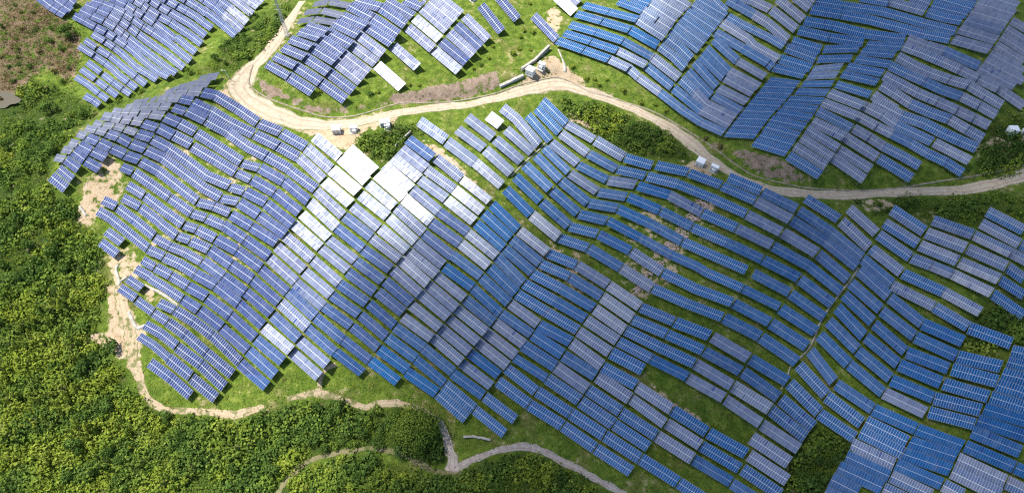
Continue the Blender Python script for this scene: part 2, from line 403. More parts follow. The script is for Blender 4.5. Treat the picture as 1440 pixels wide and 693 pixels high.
ARR['K1'] = ("col", "bright column below the small cabins", """
@J1 w-66,86 P 148,198 395,418
w-66,80 w 228,88 484,297
w-70,72 P 71,295 317,522
w-84,78 W 578,208 842,440
w-80,82 W 495,300 760,540
w-84,82 W 405,420 674,645
w-78,76 W 330,538 598,766
@H6 w-68,76 B 775,-78 1036,112
w-66,72 P 1040,130 1312,382
w-74,78 w 972,244 1245,500
w-72,70 w 895,365 1165,608
w-70,74 w 810,468 1082,702
@I3 w-68,78 P 872,12 1142,245
w-72,78 p 785,120 1057,357
p 705,230 977,475
w-66,78 b 625,350 890,580
b 540,455 806,685
@I5 w-68,78 b 328,2 586,220
b 255,120 500,342
b 170,240 420,467
b 86,370 345,592
""")
ARR['K2'] = ("col", "second column right of left hillside", """
@J1 w-72,76 d 1177,113 1430,300
w-76,80 p 1105,212 1362,413
w-74,76 w 1025,298 1290,512
w-78,72 W 942,378 1212,614
w-80,80 W 862,468 1138,706
w-72,76 w 775,568 1040,796
w-68,80 w @J4 480,28 756,245
w-66,74 p 398,142 666,362
w-66,80 b 318,245 592,454
w-62,78 b 240,360 505,572
w-70,70 p 160,482 430,692
w-66,70 p 82,572 350,792
@J6 w-66,80 p 142,111 410,345
w-72,82 p 57,231 328,462
p -33,341 250,582
b -103,431 165,682
@I5 w-70,86 b 765,5 1026,248
w-74,86 P 680,112 950,362
w-72,84 b 600,240 860,477
w-74,84 w 510,360 786,597
w-68,84 b 430,480 702,706
@I6 w-70,86 b 355,165 625,410
w-70,84 b 270,290 540,525
""")
ARR['K3'] = ("col", "third column right of left hillside", """
@J3 w-64,76 P 518,225 783,440
w-60,78 P 430,348 708,550
w-66,78 p 362,450 628,643
w-68,78 p 285,550 556,772
w-74,88 W @J4 922,65 1196,299
w-66,78 P 842,160 1120,411
w-68,76 w 768,258 1038,503
w-70,80 w 680,365 953,593
w-62,72 P 595,465 876,682
w-72,82 b 510,580 786,780
@J6 w-68,76 b 578,122 850,323
w-62,84 b 495,232 768,437
w-64,84 b 412,352 690,545
w-62,76 b 335,468 610,660
w-62,76 b 255,582 530,777
@M1 w-64,84 b 26,114 302,343
w-66,80 b -60,225 218,468
@I6 w-68,84 p 868,58 1152,306
w-70,84 p 792,178 1072,428
""")
ARR['K4'] = ("col", "fourth column right of left hillside", """
@J3 w-58,66 W 788,447 1068,668
w-66,80 W 712,550 990,772
w-70,76 W 635,652 912,872
@J5 w-62,74 b 125,270 415,480
w-66,84 b 42,380 336,590
w-66,78 b @J4 1122,422 1412,650
w-68,80 p 1040,510 1320,738
w-70,80 P 960,602 1250,836
@J7 w-66,84 w 22,108 300,352
w-70,80 p -60,207 217,452
w-72,80 b -135,322 130,547
w-72,80 b -210,432 50,642
@M1 w-62,78 b 566,-24 826,197
b 481,91 742,312
b 396,207 660,425
w-62,78 b 305,340 575,552
w-68,72 d 225,462 502,676
""")
ARR['K5'] = ("col", "fifth column right of left hillside", """
@J5 w-66,78 d 660,196 925,452
w-68,80 d 575,290 848,537
w-66,78 d 498,390 778,637
w-64,74 w 415,485 706,722
w-68,78 w 340,590 626,822
@J7 w-62,78 b 546,60 838,276
w-66,82 d 465,180 753,388
w-62,76 p 385,270 670,500
w-72,80 p 300,360 588,602
w-70,80 p 215,450 506,692
w-68,76 p 130,565 422,800
@M1 w-64,80 p 908,110 1202,326
w-64,84 b 830,214 1122,422
w-66,82 b 752,318 1042,532
w-68,88 d 670,436 958,645
w-66,80 d 582,552 862,766
@M3 w-64,90 d 225,18 535,232
""")
ARR['K6'] = ("col", "sixth column right of left hillside", """
@J5 w-66,76 w 938,462 1222,682
w-66,80 b 862,550 1150,790
w-70,74 b 790,645 1072,885
@J7 w-72,84 b 1000,80 1262,348
w-76,84 b 925,186 1192,446
w-68,80 b 840,288 1120,544
w-62,78 b 755,396 1036,652
w-70,84 b 678,508 964,744
w-70,76 P 590,605 889,843
@M2 w-66,76 p 368,128 660,366
w-66,82 p 285,225 578,466
w-64,78 P 205,317 497,566
w-66,82 b 112,425 412,668
w-58,80 b 32,540 324,783
@M3 w-68,90 B 615,145 912,394
w-70,88 B 545,240 834,492
""")
ARR['K7'] = ("col", "seventh column right of left hillside", """
@M2 w-62,82 p 986,-26 1272,184
w-60,78 b 900,76 1206,286
w-66,82 p 832,166 1128,388
w-66,84 p 748,270 1046,502
w-66,86 p 660,368 962,606
w-66,78 d 582,475 876,700
w-64,76 p 495,577 800,810
@M3 w-60,86 b 692,32 1006,258
@M3 w-62,86 B 1018,268 1330,502
w-58,84 D 918,400 1222,643
""")
ARR['R0'] = ("row", "patch below the road bend", """
@J2 w-60,82 P 210,290 482,482 / w-64,86 p 490,497 775,710
w-62,72 p 696,248 962,456
w-64,68 p 598,372 866,568
w-66,78 W 912,232 1040,330
@J3 w-62,72 w 920,275 1192,508
w-68,72 p 1025,146 1290,386
@J2 w-66,68 p 980,473 1250,700
w-62,66 p 1090,373 1355,608
w-62,72 P 1052,152 1195,268 P 1424,532
@J5 w-70,66 d 798,42 1056,297 / w-62,82 w 1062,304 1335,530
""")
ARR['R'] = ("row", "right array below the road", """
@N1 w-54,64 B 305,152 550,390 / P 556,394 830,552 / @N2 w-55,80 P 842,-20 1133,152 / w-36,80 D 1140,155 1420,237 / @N4 w-40,80 D 450,160 775,230 / w-45,74 782,237 1110,362 / 1116,372 @N6 447,375 / w-58,82 p 452,382 @P1 229,133 / w-58,80 b 236,142 580,355 b 900,612
@N1 w-58,66 B 245,233 482,476 / w-56,66 P 492,486 @N2 765,113 / b 772,115 1058,273 / w-42,76 D 1067,275 1350,340 / @N4 w-38,84 D 358,272 672,352 w-42,74 1010,492 w-42,78 1362,652 / p 1368,660 @N5 w-50,80 1430,333 / @P1 w-62,82 p 146,266 496,472 / b 506,482 @P4 1097,308
@N1 w-60,54 B 158,303 388,562 / @N2 w-60,64 P 396,3 665,215 / w-52,66 b 668,230 965,383 / w-44,86 p 972,385 1252,430 / @N4 w-42,80 d 264,368 585,463 w-46,80 p 915,640 / @N5 w-50,82 D 632,140 975,290 / p 980,294 1337,465 / b 1345,475 @P1 410,600 b @P4 1026,430
@N2 w-52,56 b 320,57 573,302 / w-58,66 p 582,312 864,500 / w-40,80 b 872,505 1160,553 / @N4 w-42,80 d 166,480 490,617 / b 494,622 @N5 525,280 / D 530,285 880,440 b 1235,607 / @P4 b -50,-30 230,104 / w-60,78 b 234,108 602,292 / w-64,82 b 610,306 942,555
@N2 w-64,60 b 240,135 488,384 / w-66,68 b 498,390 770,614 / w-44,82 b 778,615 1070,668 / @N4 w-44,80 d 66,602 @N5 100,245 b 425,425 / D 430,430 740,570 1080,718 / @P4 b 136,244 506,440 / w-60,78 b 516,452 @P6 1002,116
@N2 w-66,68 b 128,230 386,473 / w-62,70 b 400,485 @N3 523,142 / w-46,80 b 532,150 815,220 / w-40,74 d 826,217 @N5 0,390 b 310,560 b 575,680 @O3 820,165 D 1180,325 / b @P4 30,398 408,586 / w-68,84 b 414,602 @P6 918,258
@N2 w-64,70 b 32,347 290,592 / w-66,70 b 302,606 @N3 432,270 / w-40,78 D 438,278 722,350 / w-46,80 d 732,356 1055,522 / w-60,78 P 1062,530 @O3 368,162 / w-46,82 D 376,166 710,330 1080,468 / b 1090,476 @P6 82,-29 w-56,80 450,163 / w-66,88 b 458,172 827,408
@N3 w-48,78 D 332,392 625,492 / w-60,78 b 632,496 @O1 1105,190 / w-60,82 P 1110,193 @O3 268,320 / w-42,82 D 275,326 625,482 980,617 / b 990,626 @P6 -10,123 w-60,88 353,308 / w-72,86 b 360,316 727,566
@O1 w-44,80 D 362,42 650,160 / w-58,80 p 656,162 972,360 / w 978,366 1297,582 / @O3 w-48,82 D 150,518 488,660 / w-58,90 D @O4 640,90 996,228 / w-66,88 p 1018,240 1388,455 / @P6 w-64,88 b 250,535 @Q1 630,186
@O1 w-46,76 D 290,150 582,278 / w-50,82 b 586,284 905,480 / w-58,90 w 912,485 1220,700 / @O4 w-48,84 D 214,64 557,210 / 562,214 928,378 / w-60,84 b 936,386 1310,588 / @Q1 w-64,90 b 176,90 538,348
@O1 w-58,78 D 205,250 505,405 d 828,595 / w-58,88 w 836,606 @O2 1140,244 / w-52,84 @O4 D 142,173 482,342 840,508 / w-58,90 p 846,512 @O5 1218,227 / w-66,98 w @Q1 75,232 454,466
@O1 w-58,80 D 122,350 440,530 d @O2 742,130 / w-60,84 P 750,140 1068,350 / w-54,80 D 1078,358 @O4 400,460 / d 402,464 768,645 / w-56,86 p @O5 772,150 1138,352 / p @Q1 -2,368 358,610 / w-60,94 p 368,622 @O6 1178,294
@O1 w-58,78 D 50,455 345,635 @O2 665,245 / w-58,84 P 672,256 990,468 / w-54,100 D 1000,472 @O4 320,572
@O2 w-58,86 d 272,190 595,362 / w-64,88 P 602,372 912,602 / w-58,88 D 918,614 @O5 248,222 / w-52,94 P 254,238 605,468 / w-60,92 D 612,476 965,698 / @O6 260,130 645,340
@O2 w-62,92 d 208,288 512,488 / b 520,500 @M4 1136,200 / w-64,98 P 1150,210 @O5 187,360 / w-58,84 P 196,362 538,612 / w-58,88 P @O6 -165,32 180,255 / D 188,262 578,492
@M4 w-64,92 b @M2 1116,395 @M4 728,106 / w-68,94 p 728,110 1050,336 / w-60,92 B 1056,340 1388,562 / @M6 w-56,95 B 1248,142 @M5 740,157 / w-60,98 P 745,162 1110,392 / w-52,92 b 1116,400 @O6 492,628 / 496,642 840,860
@M4 w-48,70 d 312,18 636,226 / w-66,88 B 642,228 972,450 / w-70,95 B 982,462 @M6 1172,258 / w-58,88 D 1178,262 @M5 662,275
@M4 w-64,78 D 232,126 530,356 / w-56,90 D 540,358 878,580 / w-55,98 D @M6 738,150 1075,370 / D 1084,376 @M5 574,390 / w-62,95 D 582,392 960,630 / 968,636 1320,860
@M4 w-64,85 D 143,258 458,490 / w-60,90 D 463,495 @M6 655,272 / D 662,278 985,500 / D 992,506 @M5 488,522
@O6 w-70,102 P 695,180 1080,434
w-66,96 P 672,356 1062,612
w-65,95 B 603,498 990,755
@N6 w-40,86 D 173,138 508,278 / w-48,82 b 518,288 868,458 / w-52,80 b 888,474 @P1 640,260 b 955,518
@N6 w-58,74 B 955,350 1292,562
@P1 w-68,80 P 740,150 1022,415 / w-64,80 B 1037,430 @P3 -75,-50 200,165 / w-56,84 B 210,175 620,360 P 1002,565
@P1 w-65,72 P 818,20 1098,272 / w-62,82 B 1115,285 @P2 292,588 / w-52,84 B 302,596 @P3 500,95 p 710,180 P 1115,372 / w-50,86 B 1122,382 1440,600
@P2 w-56,82 B 24,240 365,452 / w-56,92 P 382,466 770,625 / P @P3 782,60 1190,232 / w-40,85 B 1198,240 1440,395
@P2 w-62,90 B 100,105 432,326 / w-55,96 P 448,340 850,492 / w-50,92 P 864,500 1265,680 / B @P3 1275,112 1440,230
@P2 w-48,88 B 515,213 925,358 / w-45,86 P 932,365 1300,540 1500,640
@P2 w-54,86 P 1002,243 1395,450 / B 1402,455 1540,525
@P2 w-56,86 B 1066,124 1440,315
@P1 w-60,84 b 958,532 @P5 825,208 / w-50,84 P 822,222 @P3 530,510 / w-60,86 B 534,514 @Q3 875,138 / w-45,105 D 880,148 1315,308
@P5 w-66,86 b 487,70 788,335 / w-62,86 b 798,346 1130,608 / @Q3 w-54,98 d 412,108 825,288
@P5 w-64,82 b 403,200 708,466 / w-60,84 b 718,480 @Q2 1122,232 / @Q3 w-52,100 b 338,242 758,435 / w-45,112 D 766,440 1212,542
@P5 w-66,80 b 336,318 627,592 / w-60,78 b @Q2 714,110 1030,386 / @Q3 w-42,104 d 250,398 677,560 / w-42,112 D 708,566 1172,690
@P5 w-70,86 b 266,447 @Q2 610,232 / w-62,86 b 630,242 957,514 / @Q3 w-52,106 d 174,522 602,704 / @Q5 w-46,108 D 622,65 1082,200
@Q2 w-72,80 b 250,80 542,368 / w-64,84 b 547,382 880,658 / @Q5 w-50,100 d 95,28 525,208 / w-38,114 D 530,214 1005,334
@Q2 w-76,80 b 160,222 454,512 / w-60,86 b 460,518 @Q4 805,155 / w-58,98 p 812,158 1235,360 / @Q5 w-36,106 D 475,352 945,475
@P6 w-75,76 b 858,452 @Q1 1098,186 / w-58,92 b @Q4 328,70 702,320 / w-58,102 d 706,328 1140,522 / d @Q5 352,526 @Q7 820,214
@Q1 w-78,76 B 742,22 1020,322 / w-68,96 B 1025,338 1382,608 / @Q4 w-56,108 D 628,450 1050,655
@Q1 w-76,88 B 648,205 948,498 / @Q4 w-64,88 B 158,368 518,610 / @Q6 w-52,106 D 500,72 938,290
@Q1 w-74,90 B 562,365 890,648
w-64,92 B 460,475 @O6 1244,178
@Q6 w-50,118 P 410,198 845,405
w-48,108 d 356,318 798,522
w-58,118 d 275,430 728,635
w-64,120 b 203,550 480,690
w-60,110 b 140,680 400,800
@Q7 w-58,106 d 282,172 758,326
w-56,110 d 218,294 700,455
w-52,104 d 142,400 610,598
w-54,106 P 92,518 500,712
w-54,110 P 15,645 300,780
@Q7 w-52,112 b 912,68 1408,272
w-54,106 d 842,212 1345,428 / 1352,432 1500,495
w-52,120 P 765,345 1252,575 / 1260,580 1470,680
w-56,116 P 708,472 1200,712
w-60,108 P 620,608 820,712
@Q3 w-36,112 D 1312,385 1500,425
w-36,92 D 1272,492 1500,550
w-50,115 D 1218,615 1500,680
@Q5 w-50,110 D 1165,75 1500,180
w-42,108 D 1100,200 1500,322
w-46,108 d 1035,320 1500,458
d 968,438 1500,610
""")
# ------------------------------------------------------------------ roads, tracks and drains (pixel x, y, width)
ROAD = [(425, 2, 10), (408, 28, 12), (388, 58, 15), (366, 86, 18), (345, 108, 24), (338, 128, 30), (358, 148, 32), (392, 163, 26), (430, 174, 21), (470, 176, 19),
        (510, 171, 15), (550, 161, 13), (600, 153, 13), (650, 148, 13), (700, 138, 15), (740, 127, 19), (785, 119, 21), (825, 129, 18), (865, 143, 14), (905, 160, 14),
        (945, 182, 18), (975, 204, 20), (1005, 228, 16), (1040, 250, 16), (1080, 265, 16), (1125, 272, 15), (1175, 275, 14), (1230, 272, 14),
        (1290, 270, 14), (1350, 267, 15), (1400, 258, 15), (1440, 246, 17), (1480, 232, 17)]
TRACKS = {
 'soil_track': [(158, 378, 7), (166, 398, 9), (170, 420, 14), (176, 445, 18), (184, 470, 16), (186, 495, 16), (188, 512, 16), (195, 530, 12), (202, 550, 10), (216, 568, 9), (240, 577, 8), (270, 577, 8), (300, 580, 9), (330, 583, 12), (352, 577, 10), (372, 573, 8)],
 'hillside_path': [(404, 561, 6), (425, 556, 8), (446, 552, 10), (466, 557, 9), (490, 565, 8), (515, 572, 9), (548, 566, 10), (575, 570, 8), (598, 577, 7), (616, 590, 7)],
 'spur_path': [(448, 551, 6), (451, 532, 5), (459, 519, 5), (472, 512, 7)],
 'stony_path': [(614, 586, 5), (623, 602, 9), (630, 622, 13), (635, 642, 15), (638, 660, 17), (655, 650, 11), (680, 640, 9), (710, 630, 9), (738, 627, 10), (760, 632, 10), (785, 645, 10), (815, 660, 10), (845, 677, 10), (880, 695, 10)],
 'grassy_path': [(648, 662, 8), (618, 664, 8), (590, 652, 8), (560, 636, 8), (520, 631, 7), (480, 636, 7), (440, 645, 7), (412, 664, 8), (398, 680, 7), (388, 700, 8)],
}
DRAINS = {
 'concrete_drain': [[(166, 372, 3), (163, 380, 3), (168, 396, 3.2), (165, 402, 2.6)], [(168, 396, 2.5), (179, 389, 2.5)], [(181, 438, 4), (186, 450, 4), (193, 461, 4), (204, 457, 3)],
                    [(204, 401, 3), (214, 406, 3), (225, 411, 3.5), (237, 419, 3.5), (251, 430, 3)], [(112, 290, 3), (118, 300, 3.4), (121, 304, 3)],
                    [(785, 70, 2.2), (791, 84, 2.2), (794, 94, 4), (794, 102, 4)], [(627, 218, 2), (640, 232, 2.4), (655, 250, 2.4), (668, 262, 2), (684, 276, 2)]],
 'access_walkway': [[(768, 200, 2), (757, 212, 2), (744, 223, 2), (732, 235, 2), (719, 248, 2)], [(1207, 376, 2.2), (1198, 391, 2.2), (1180, 414, 2), (1165, 434, 2), (1152, 456, 2), (1147, 470, 2.2), (1139, 487, 2), (1127, 501, 1.8), (1113, 513, 1.6), (1106, 532, 1.6), (1098, 548, 1.4)]],
 'drainage_ditch': [[(x, y, 1.9) for x, y in DITCH]],
}
SOIL = [([(0, 0), (62, 0), (95, 28), (118, 50), (112, 92), (100, 122), (72, 96), (44, 110), (30, 128), (0, 150)], .62),
        ([(108, 292), (122, 248), (150, 214), (166, 222), (178, 246), (182, 268), (164, 284), (146, 300), (128, 318), (106, 312)], .62),
        ([(150, 350), (176, 340), (196, 356), (206, 382), (186, 402), (168, 392), (150, 378)], .55), ([(196, 400), (214, 398), (222, 416), (216, 430), (202, 424)], .62),
        ([(150, 396), (166, 400), (186, 440), (206, 462), (200, 500), (178, 520), (160, 500), (128, 480), (126, 462), (150, 470), (150, 430)], .66),
        ([(300, 128), (332, 104), (352, 122), (382, 156), (450, 168), (560, 156), (562, 172), (512, 186), (500, 208), (482, 212), (440, 194), (388, 172), (336, 146)], .75),
        ([(728, 118), (760, 84), (776, 74), (806, 96), (832, 124), (784, 128), (730, 134)], .72), ([(762, 40), (772, 4), (792, 14), (788, 44), (772, 60)], .62),
        ([(590, 186), (604, 196), (640, 222), (684, 268), (700, 296), (684, 290), (640, 240), (590, 206)], .6),
        ([(790, 158), (806, 156), (840, 178), (834, 188), (800, 172)], .55), ([(890, 534), (905, 534), (950, 562), (1000, 592), (1012, 606), (980, 596), (930, 566)], .62),
        ([(952, 222), (1000, 226), (1018, 246), (1000, 252), (960, 240)], .6), ([(1188, 278), (1262, 276), (1262, 300), (1200, 296)], .5), ([(1310, 290), (1350, 296), (1352, 314), (1300, 306)], .45),
        ([(1360, 196), (1400, 190), (1440, 190), (1440, 204), (1390, 208), (1372, 240)], .5), ([(736, 616), (900, 652), (880, 690), (760, 632)], .25),
        ([(430, 0), (410, 20), (372, 74), (352, 98), (360, 104), (390, 74), (428, 30)], .45),
        ([(880, 290), (1010, 280), (1010, 320), (920, 430), (860, 430)], .44), ([(180, 230), (330, 180), (430, 300), (330, 420), (210, 380)], .34), ([(730, 350), (800, 330), (860, 420), (780, 440)], .4)]
ROCK = [([(362, 96), (372, 112), (400, 128), (440, 146), (440, 162), (400, 146), (372, 134), (356, 112)], .9), ([(548, 132), (600, 122), (650, 112), (700, 96), (706, 124), (650, 142), (592, 145), (548, 147)], .95),
        ([(440, 148), (520, 146), (548, 136), (548, 148), (500, 164), (440, 162)], .7), ([(800, 110), (840, 122), (905, 140), (905, 152), (853, 136), (806, 118)], .6),
        ([(1024, 206), (1050, 210), (1090, 216), (1128, 236), (1134, 258), (1080, 252), (1040, 234)], .95), ([(985, 182), (1012, 200), (1024, 214), (1016, 220), (980, 190)], .6), ([(1400, 236), (1440, 214), (1440, 230), (1400, 246)], .6)]
LUSH = [([(0, 100), (40, 112), (100, 132), (140, 158), (92, 200), (68, 240), (80, 275), (112, 310), (142, 350), (148, 400), (130, 450), (150, 490), (190, 560), (240, 588), (330, 594), (440, 566), (440, 640), (385, 700), (0, 700)], 1.0),
        ([(440, 560), (540, 578), (560, 570), (620, 590), (636, 650), (600, 655), (540, 632), (440, 640)], 1.0), ([(385, 700), (420, 660), (500, 637), (600, 668), (645, 668), (740, 637), (860, 700)], 1.0),
        ([(140, 150), (200, 128), (290, 90), (350, 26), (400, 0), (420, 0), (408, 26), (350, 95), (330, 104), (250, 108), (160, 168)], .7), ([(780, 140), (860, 150), (960, 196), (980, 232), (880, 215), (800, 176)], .95),
        ([(500, 196), (560, 178), (600, 180), (580, 210), (545, 238), (505, 212)], .9), ([(1120, 600), (1196, 616), (1150, 700), (1090, 700)], 1.0), ([(1200, 286), (1440, 272), (1440, 320), (1250, 304)], .8),
        ([(1380, 190), (1440, 160), (1440, 236), (1372, 250)], .7), ([(1300, 470), (1440, 400), (1440, 490), (1330, 500)], .8)]
def blur(a, k):
    for _ in range(3):
        for ax in (0, 1):
            c = np.cumsum(np.pad(a, [(k+1, k) if i == ax else (0, 0) for i in (0, 1)], mode='edge'), axis=ax)
            n = a.shape[ax]; a = (np.take(c, np.arange(2*k+1, 2*k+1+n), ax)-np.take(c, np.arange(0, n), ax))/(2*k+1)
    return a
def field(polys, k):
    m = np.zeros((693, 1440))
    for p, v in polys: m = np.maximum(m, poly_mask(p)*v)
    return blur(m, k)
F_SOIL, F_ROCK, F_LUSH = field(SOIL, 3), field(ROCK, 2), field(LUSH, 5)
M_ROAD = stroke_mask(ROAD, 12)
for k in TRACKS: M_ROAD |= stroke_mask(TRACKS[k], 8)
def to_px(P):
    d = P-CAM; x = d[..., 0]; y = d[..., 1]*CT+d[..., 2]*ST; z = -d[..., 1]*ST+d[..., 2]*CT
    return W0/2+FPX*x/-z, H0/2-FPX*y/-z
def sample(F, px, py):
    ok = (px > -40) & (px < 1480) & (py > -40) & (py < 733)
    return np.where(ok, F[np.clip(py, 0, 692).astype(int), np.clip(px, 0, 1439).astype(int)], 0)

def axis(a, b, step, far):
    core = list(np.arange(a, b+.01, step)); lo, hi, s = [], [], step
    while s < far:
        s *= 1.25; lo.append((lo[-1] if lo else a)-s); hi.append((hi[-1] if hi else core[-1])+s)
    return np.array(lo[::-1]+core+hi)
gx = axis(-330, 330, 1.5, 420); gy = axis(-210, 290, 1.5, 420)
X, Y = np.meshgrid(gx, gy); Z = h(X, Y)
ny, nx = X.shape
V = np.stack([X, Y, Z], -1).reshape(-1, 3)
idx = np.arange(nx*ny).reshape(ny, nx)
Q = np.stack([idx[:-1, :-1], idx[:-1, 1:], idx[1:, 1:], idx[1:, :-1]], -1).reshape(-1, 4)
def np_mesh(name, V, Q, mats, smooth=False):
    me = bpy.data.meshes.new(name); k = Q.shape[1]
    me.vertices.add(len(V)); me.vertices.foreach_set("co", V.astype(np.float32).ravel())
    me.loops.add(Q.size); me.loops.foreach_set("vertex_index", Q.astype(np.int32).ravel())
    me.polygons.add(len(Q)); me.polygons.foreach_set("loop_start", np.arange(0, Q.size, k, dtype=np.int32))
    me.polygons.foreach_set("loop_total", np.full(len(Q), k, np.int32))
    if smooth: me.polygons.foreach_set("use_smooth", np.ones(len(Q), bool))
    for m in mats: me.materials.append(m)
    me.update(calc_edges=True); me.validate(); return me

def ground_mat():
    g = NG("hillside_ground"); tc = g.n("TexCoord").outputs["Object"]
    at = lambda n: g.n("Attribute", attribute_name=n).outputs["Fac"]
    soil, rock, lush = at("soil"), at("rock"), at("lush")
    n1 = g.noise(tc, .045, 5, .6); n2 = g.noise(tc, .35, 5, .65); n3 = g.noise(tc, 1.9, 4, .7); n4 = g.noise(tc, .11, 4, .6)
    grass = g.ramp(g.math('ADD', g.math('MULTIPLY', n2, .62), g.math('MULTIPLY', n3, .38)),
                   [(.32, (.032, .065, .009)), (.46, (.078, .13, .016)), (.56, (.14, .195, .028)), (.7, (.23, .25, .05))])
    dry = g.ramp(n3, [(.3, (.13, .12, .035)), (.7, (.26, .23, .09))])
    grass = g.mix(g.math('MULTIPLY', g.step(n4, .52, .68), .55), grass, dry)
    dark = g.ramp(n3, [(.3, (.008, .018, .004)), (.7, (.035, .065, .012))])
    c = g.mix(g.math('MULTIPLY', lush, .8), grass, dark)
    sc = g.ramp(g.math('ADD', g.math('MULTIPLY', n2, .6), g.math('MULTIPLY', n3, .4)), [(.3, (.24, .16, .09)), (.5, (.42, .32, .21)), (.7, (.52, .43, .32))])
    sc = g.mix(at("brown"), sc, g.ramp(n3, [(.3, (.07, .05, .028)), (.7, (.22, .155, .10))]))
    sn = g.math('ADD', soil, g.math('MULTIPLY', g.math('SUBTRACT', g.math('ADD', g.math('MULTIPLY', n2, .7), g.math('MULTIPLY', n4, .3)), .5), 2.2))
    bald = g.math('MULTIPLY', g.step(g.math('ADD', n2, g.math('MULTIPLY', n4, .6)), .92, 1.0), .8)
    c = g.mix(g.math('MULTIPLY', bald, .45), c, sc)
    n5 = g.noise(tc, .75, 4, .7)
    c = g.mix(g.math('MULTIPLY', g.step(n5, .58, .72), .55), c, (.12, .095, .045))
    c = g.mix(g.math('MULTIPLY', g.step(n5, .44, .30), .6), c, (.02, .038, .006))
    c = g.mix(g.step(sn, .42, .60), c, sc)
    rc = g.ramp(g.math('ADD', g.math('MULTIPLY', n2, .5), g.math('MULTIPLY', n3, .5)), [(.32, (.10, .075, .05)), (.5, (.22, .165, .125)), (.66, (.36, .28, .22))])
    rn = g.math('ADD', rock, g.math('MULTIPLY', g.math('SUBTRACT', g.math('ADD', g.math('MULTIPLY', n2, .6), g.math('MULTIPLY', n4, .4)), .5), 3.2))
    c = g.mix(g.step(rn, .62, .85), c, rc)
    bp = g.n("Bump", i_Strength=.9, i_Distance=.5, i_Height=g.math('ADD', n3, n2)).outputs[0]
    return g.finish(Base_Color=c, Roughness=.95, Normal=bp, Specular_IOR_Level=.1)
me = np_mesh("hillside", V, Q, [ground_mat()], True)
px, py = to_px(V)
F_BROWN = field([(SOIL[0][0], 1.0)], 4)
for nm, F in (("soil", F_SOIL), ("rock", F_ROCK), ("lush", F_LUSH), ("brown", F_BROWN)):
    a = me.attributes.new(nm, 'FLOAT', 'POINT'); a.data.foreach_set("value", sample(F, px, py).astype(np.float32))
go = bpy.data.objects.new("hillside", me); COL.objects.link(go); prop(go, kind='structure')

def spline(pts, n):
    P = np.array(pts, float); out = []
    for i in range(len(P)-1):
        p0, p1, p2, p3 = P[max(i-1, 0)], P[i], P[i+1], P[min(i+2, len(P)-1)]
        for t in np.linspace(0, 1, n, endpoint=False):
            out.append(.5*((2*p1)+(-p0+p2)*t+(2*p0-5*p1+4*p2-p3)*t*t+(-p0+3*p1-3*p2+p3)*t**3))
    out.append(P[-1]); return np.array(out)
def ribbon(name, pts, mat, lift=.10, n=6, rag=.0, across=4, thick=0.0):
    S = spline(pts, n); W = hit(S[:, 0], S[:, 1]); m2 = np.linalg.norm(W-CAM, axis=1)/FPX*1.02
    xy = W[:, :2]; d = np.gradient(xy, axis=0); d /= np.linalg.norm(d, axis=1, keepdims=True)+1e-9; nn = np.stack([-d[:, 1], d[:, 0]], 1)
    hw = S[:, 2]*m2/2; V = []
    k = np.arange(len(S))
    wob = [rag*hw*(np.interp(k*.5, np.arange(len(S)+2), rng.uniform(-1, 1, len(S)+2))) for _ in (0, 1)]
    for j in range(across+1):
        t = j/across*2-1; w = hw*t+(wob[0] if t < 0 else wob[1])*abs(t)
        p = xy+nn*w[:, None]; z = h(p[:, 0], p[:, 1])+lift*(1 if abs(t) < .99 or thick else .25)
        V.append(np.stack([p[:, 0], p[:, 1], z], 1))
    V = np.stack(V, 1); L, A = V.shape[:2]; ids = np.arange(L*A).reshape(L, A)
    Q = np.stack([ids[:-1, :-1], ids[:-1, 1:], ids[1:, 1:], ids[1:, :-1]], -1).reshape(-1, 4)
    VV = V.reshape(-1, 3)
    if thick:
        ring = np.concatenate([ids[:, 0], ids[-1, 1:], ids[::-1, -1][1:], ids[0, ::-1][1:-1]])
        low = VV[ring]-np.array([0, 0, thick]); base = len(VV); VV = np.concatenate([VV, low]); r2 = base+np.arange(len(ring))
        Q = np.concatenate([Q, np.stack([ring, np.roll(ring, -1), np.roll(r2, -1), r2], 1)])
    me = np_mesh(name, VV, Q, [mat], True); ac = np.zeros(len(VV), np.float32); ac[:L*A] = np.tile(np.linspace(-1, 1, A), L)
    at_ = me.attributes.new('across', 'FLOAT', 'POINT'); at_.data.foreach_set('value', ac); o = bpy.data.objects.new(name, me); COL.objects.link(o); return o
def dirt_mat(name, a, b, cgrass, amt):
    g = NG(name); tc = g.n("TexCoord").outputs["Object"]; n1 = g.noise(tc, .5, 5, .65); n2 = g.noise(tc, 2.2, 4, .7); n3 = g.noise(tc, .12, 3, .6)
    c = g.mix(g.step(g.math('ADD', g.math('MULTIPLY', n1, .6), g.math('MULTIPLY', n2, .4)), .32, .66), a, b)
    c = g.mix(g.math('MULTIPLY', g.step(g.math('ADD', n1, g.math('MULTIPLY', n3, .5)), 1.04-amt, 1.16-amt), .85), c, cgrass)
    ac = g.math('ABSOLUTE', g.math('ADD', g.n("Attribute", attribute_name="across").outputs["Fac"], g.math('MULTIPLY', g.math('SUBTRACT', n3, .5), .5)))
    rut = g.math('SUBTRACT', 1.0, g.step(g.math('ABSOLUTE', g.math('SUBTRACT', ac, .42)), .04, .16))
    c = g.mix(g.math('MULTIPLY', rut, g.math('MULTIPLY', n1, .75)), c, [x*.62 for x in a])
    verge = g.math('MULTIPLY', g.step(g.math('ADD', ac, g.math('MULTIPLY', g.math('SUBTRACT', n2, .5), .9)), .78, .98), .8)
    c = g.mix(verge, c, cgrass)
    bp = g.n("Bump", i_Strength=.6, i_Distance=.25, i_Height=g.math('ADD', n1, n2)).outputs[0]
    return g.finish(Base_Color=c, Roughness=.95, Normal=bp, Specular_IOR_Level=.1)
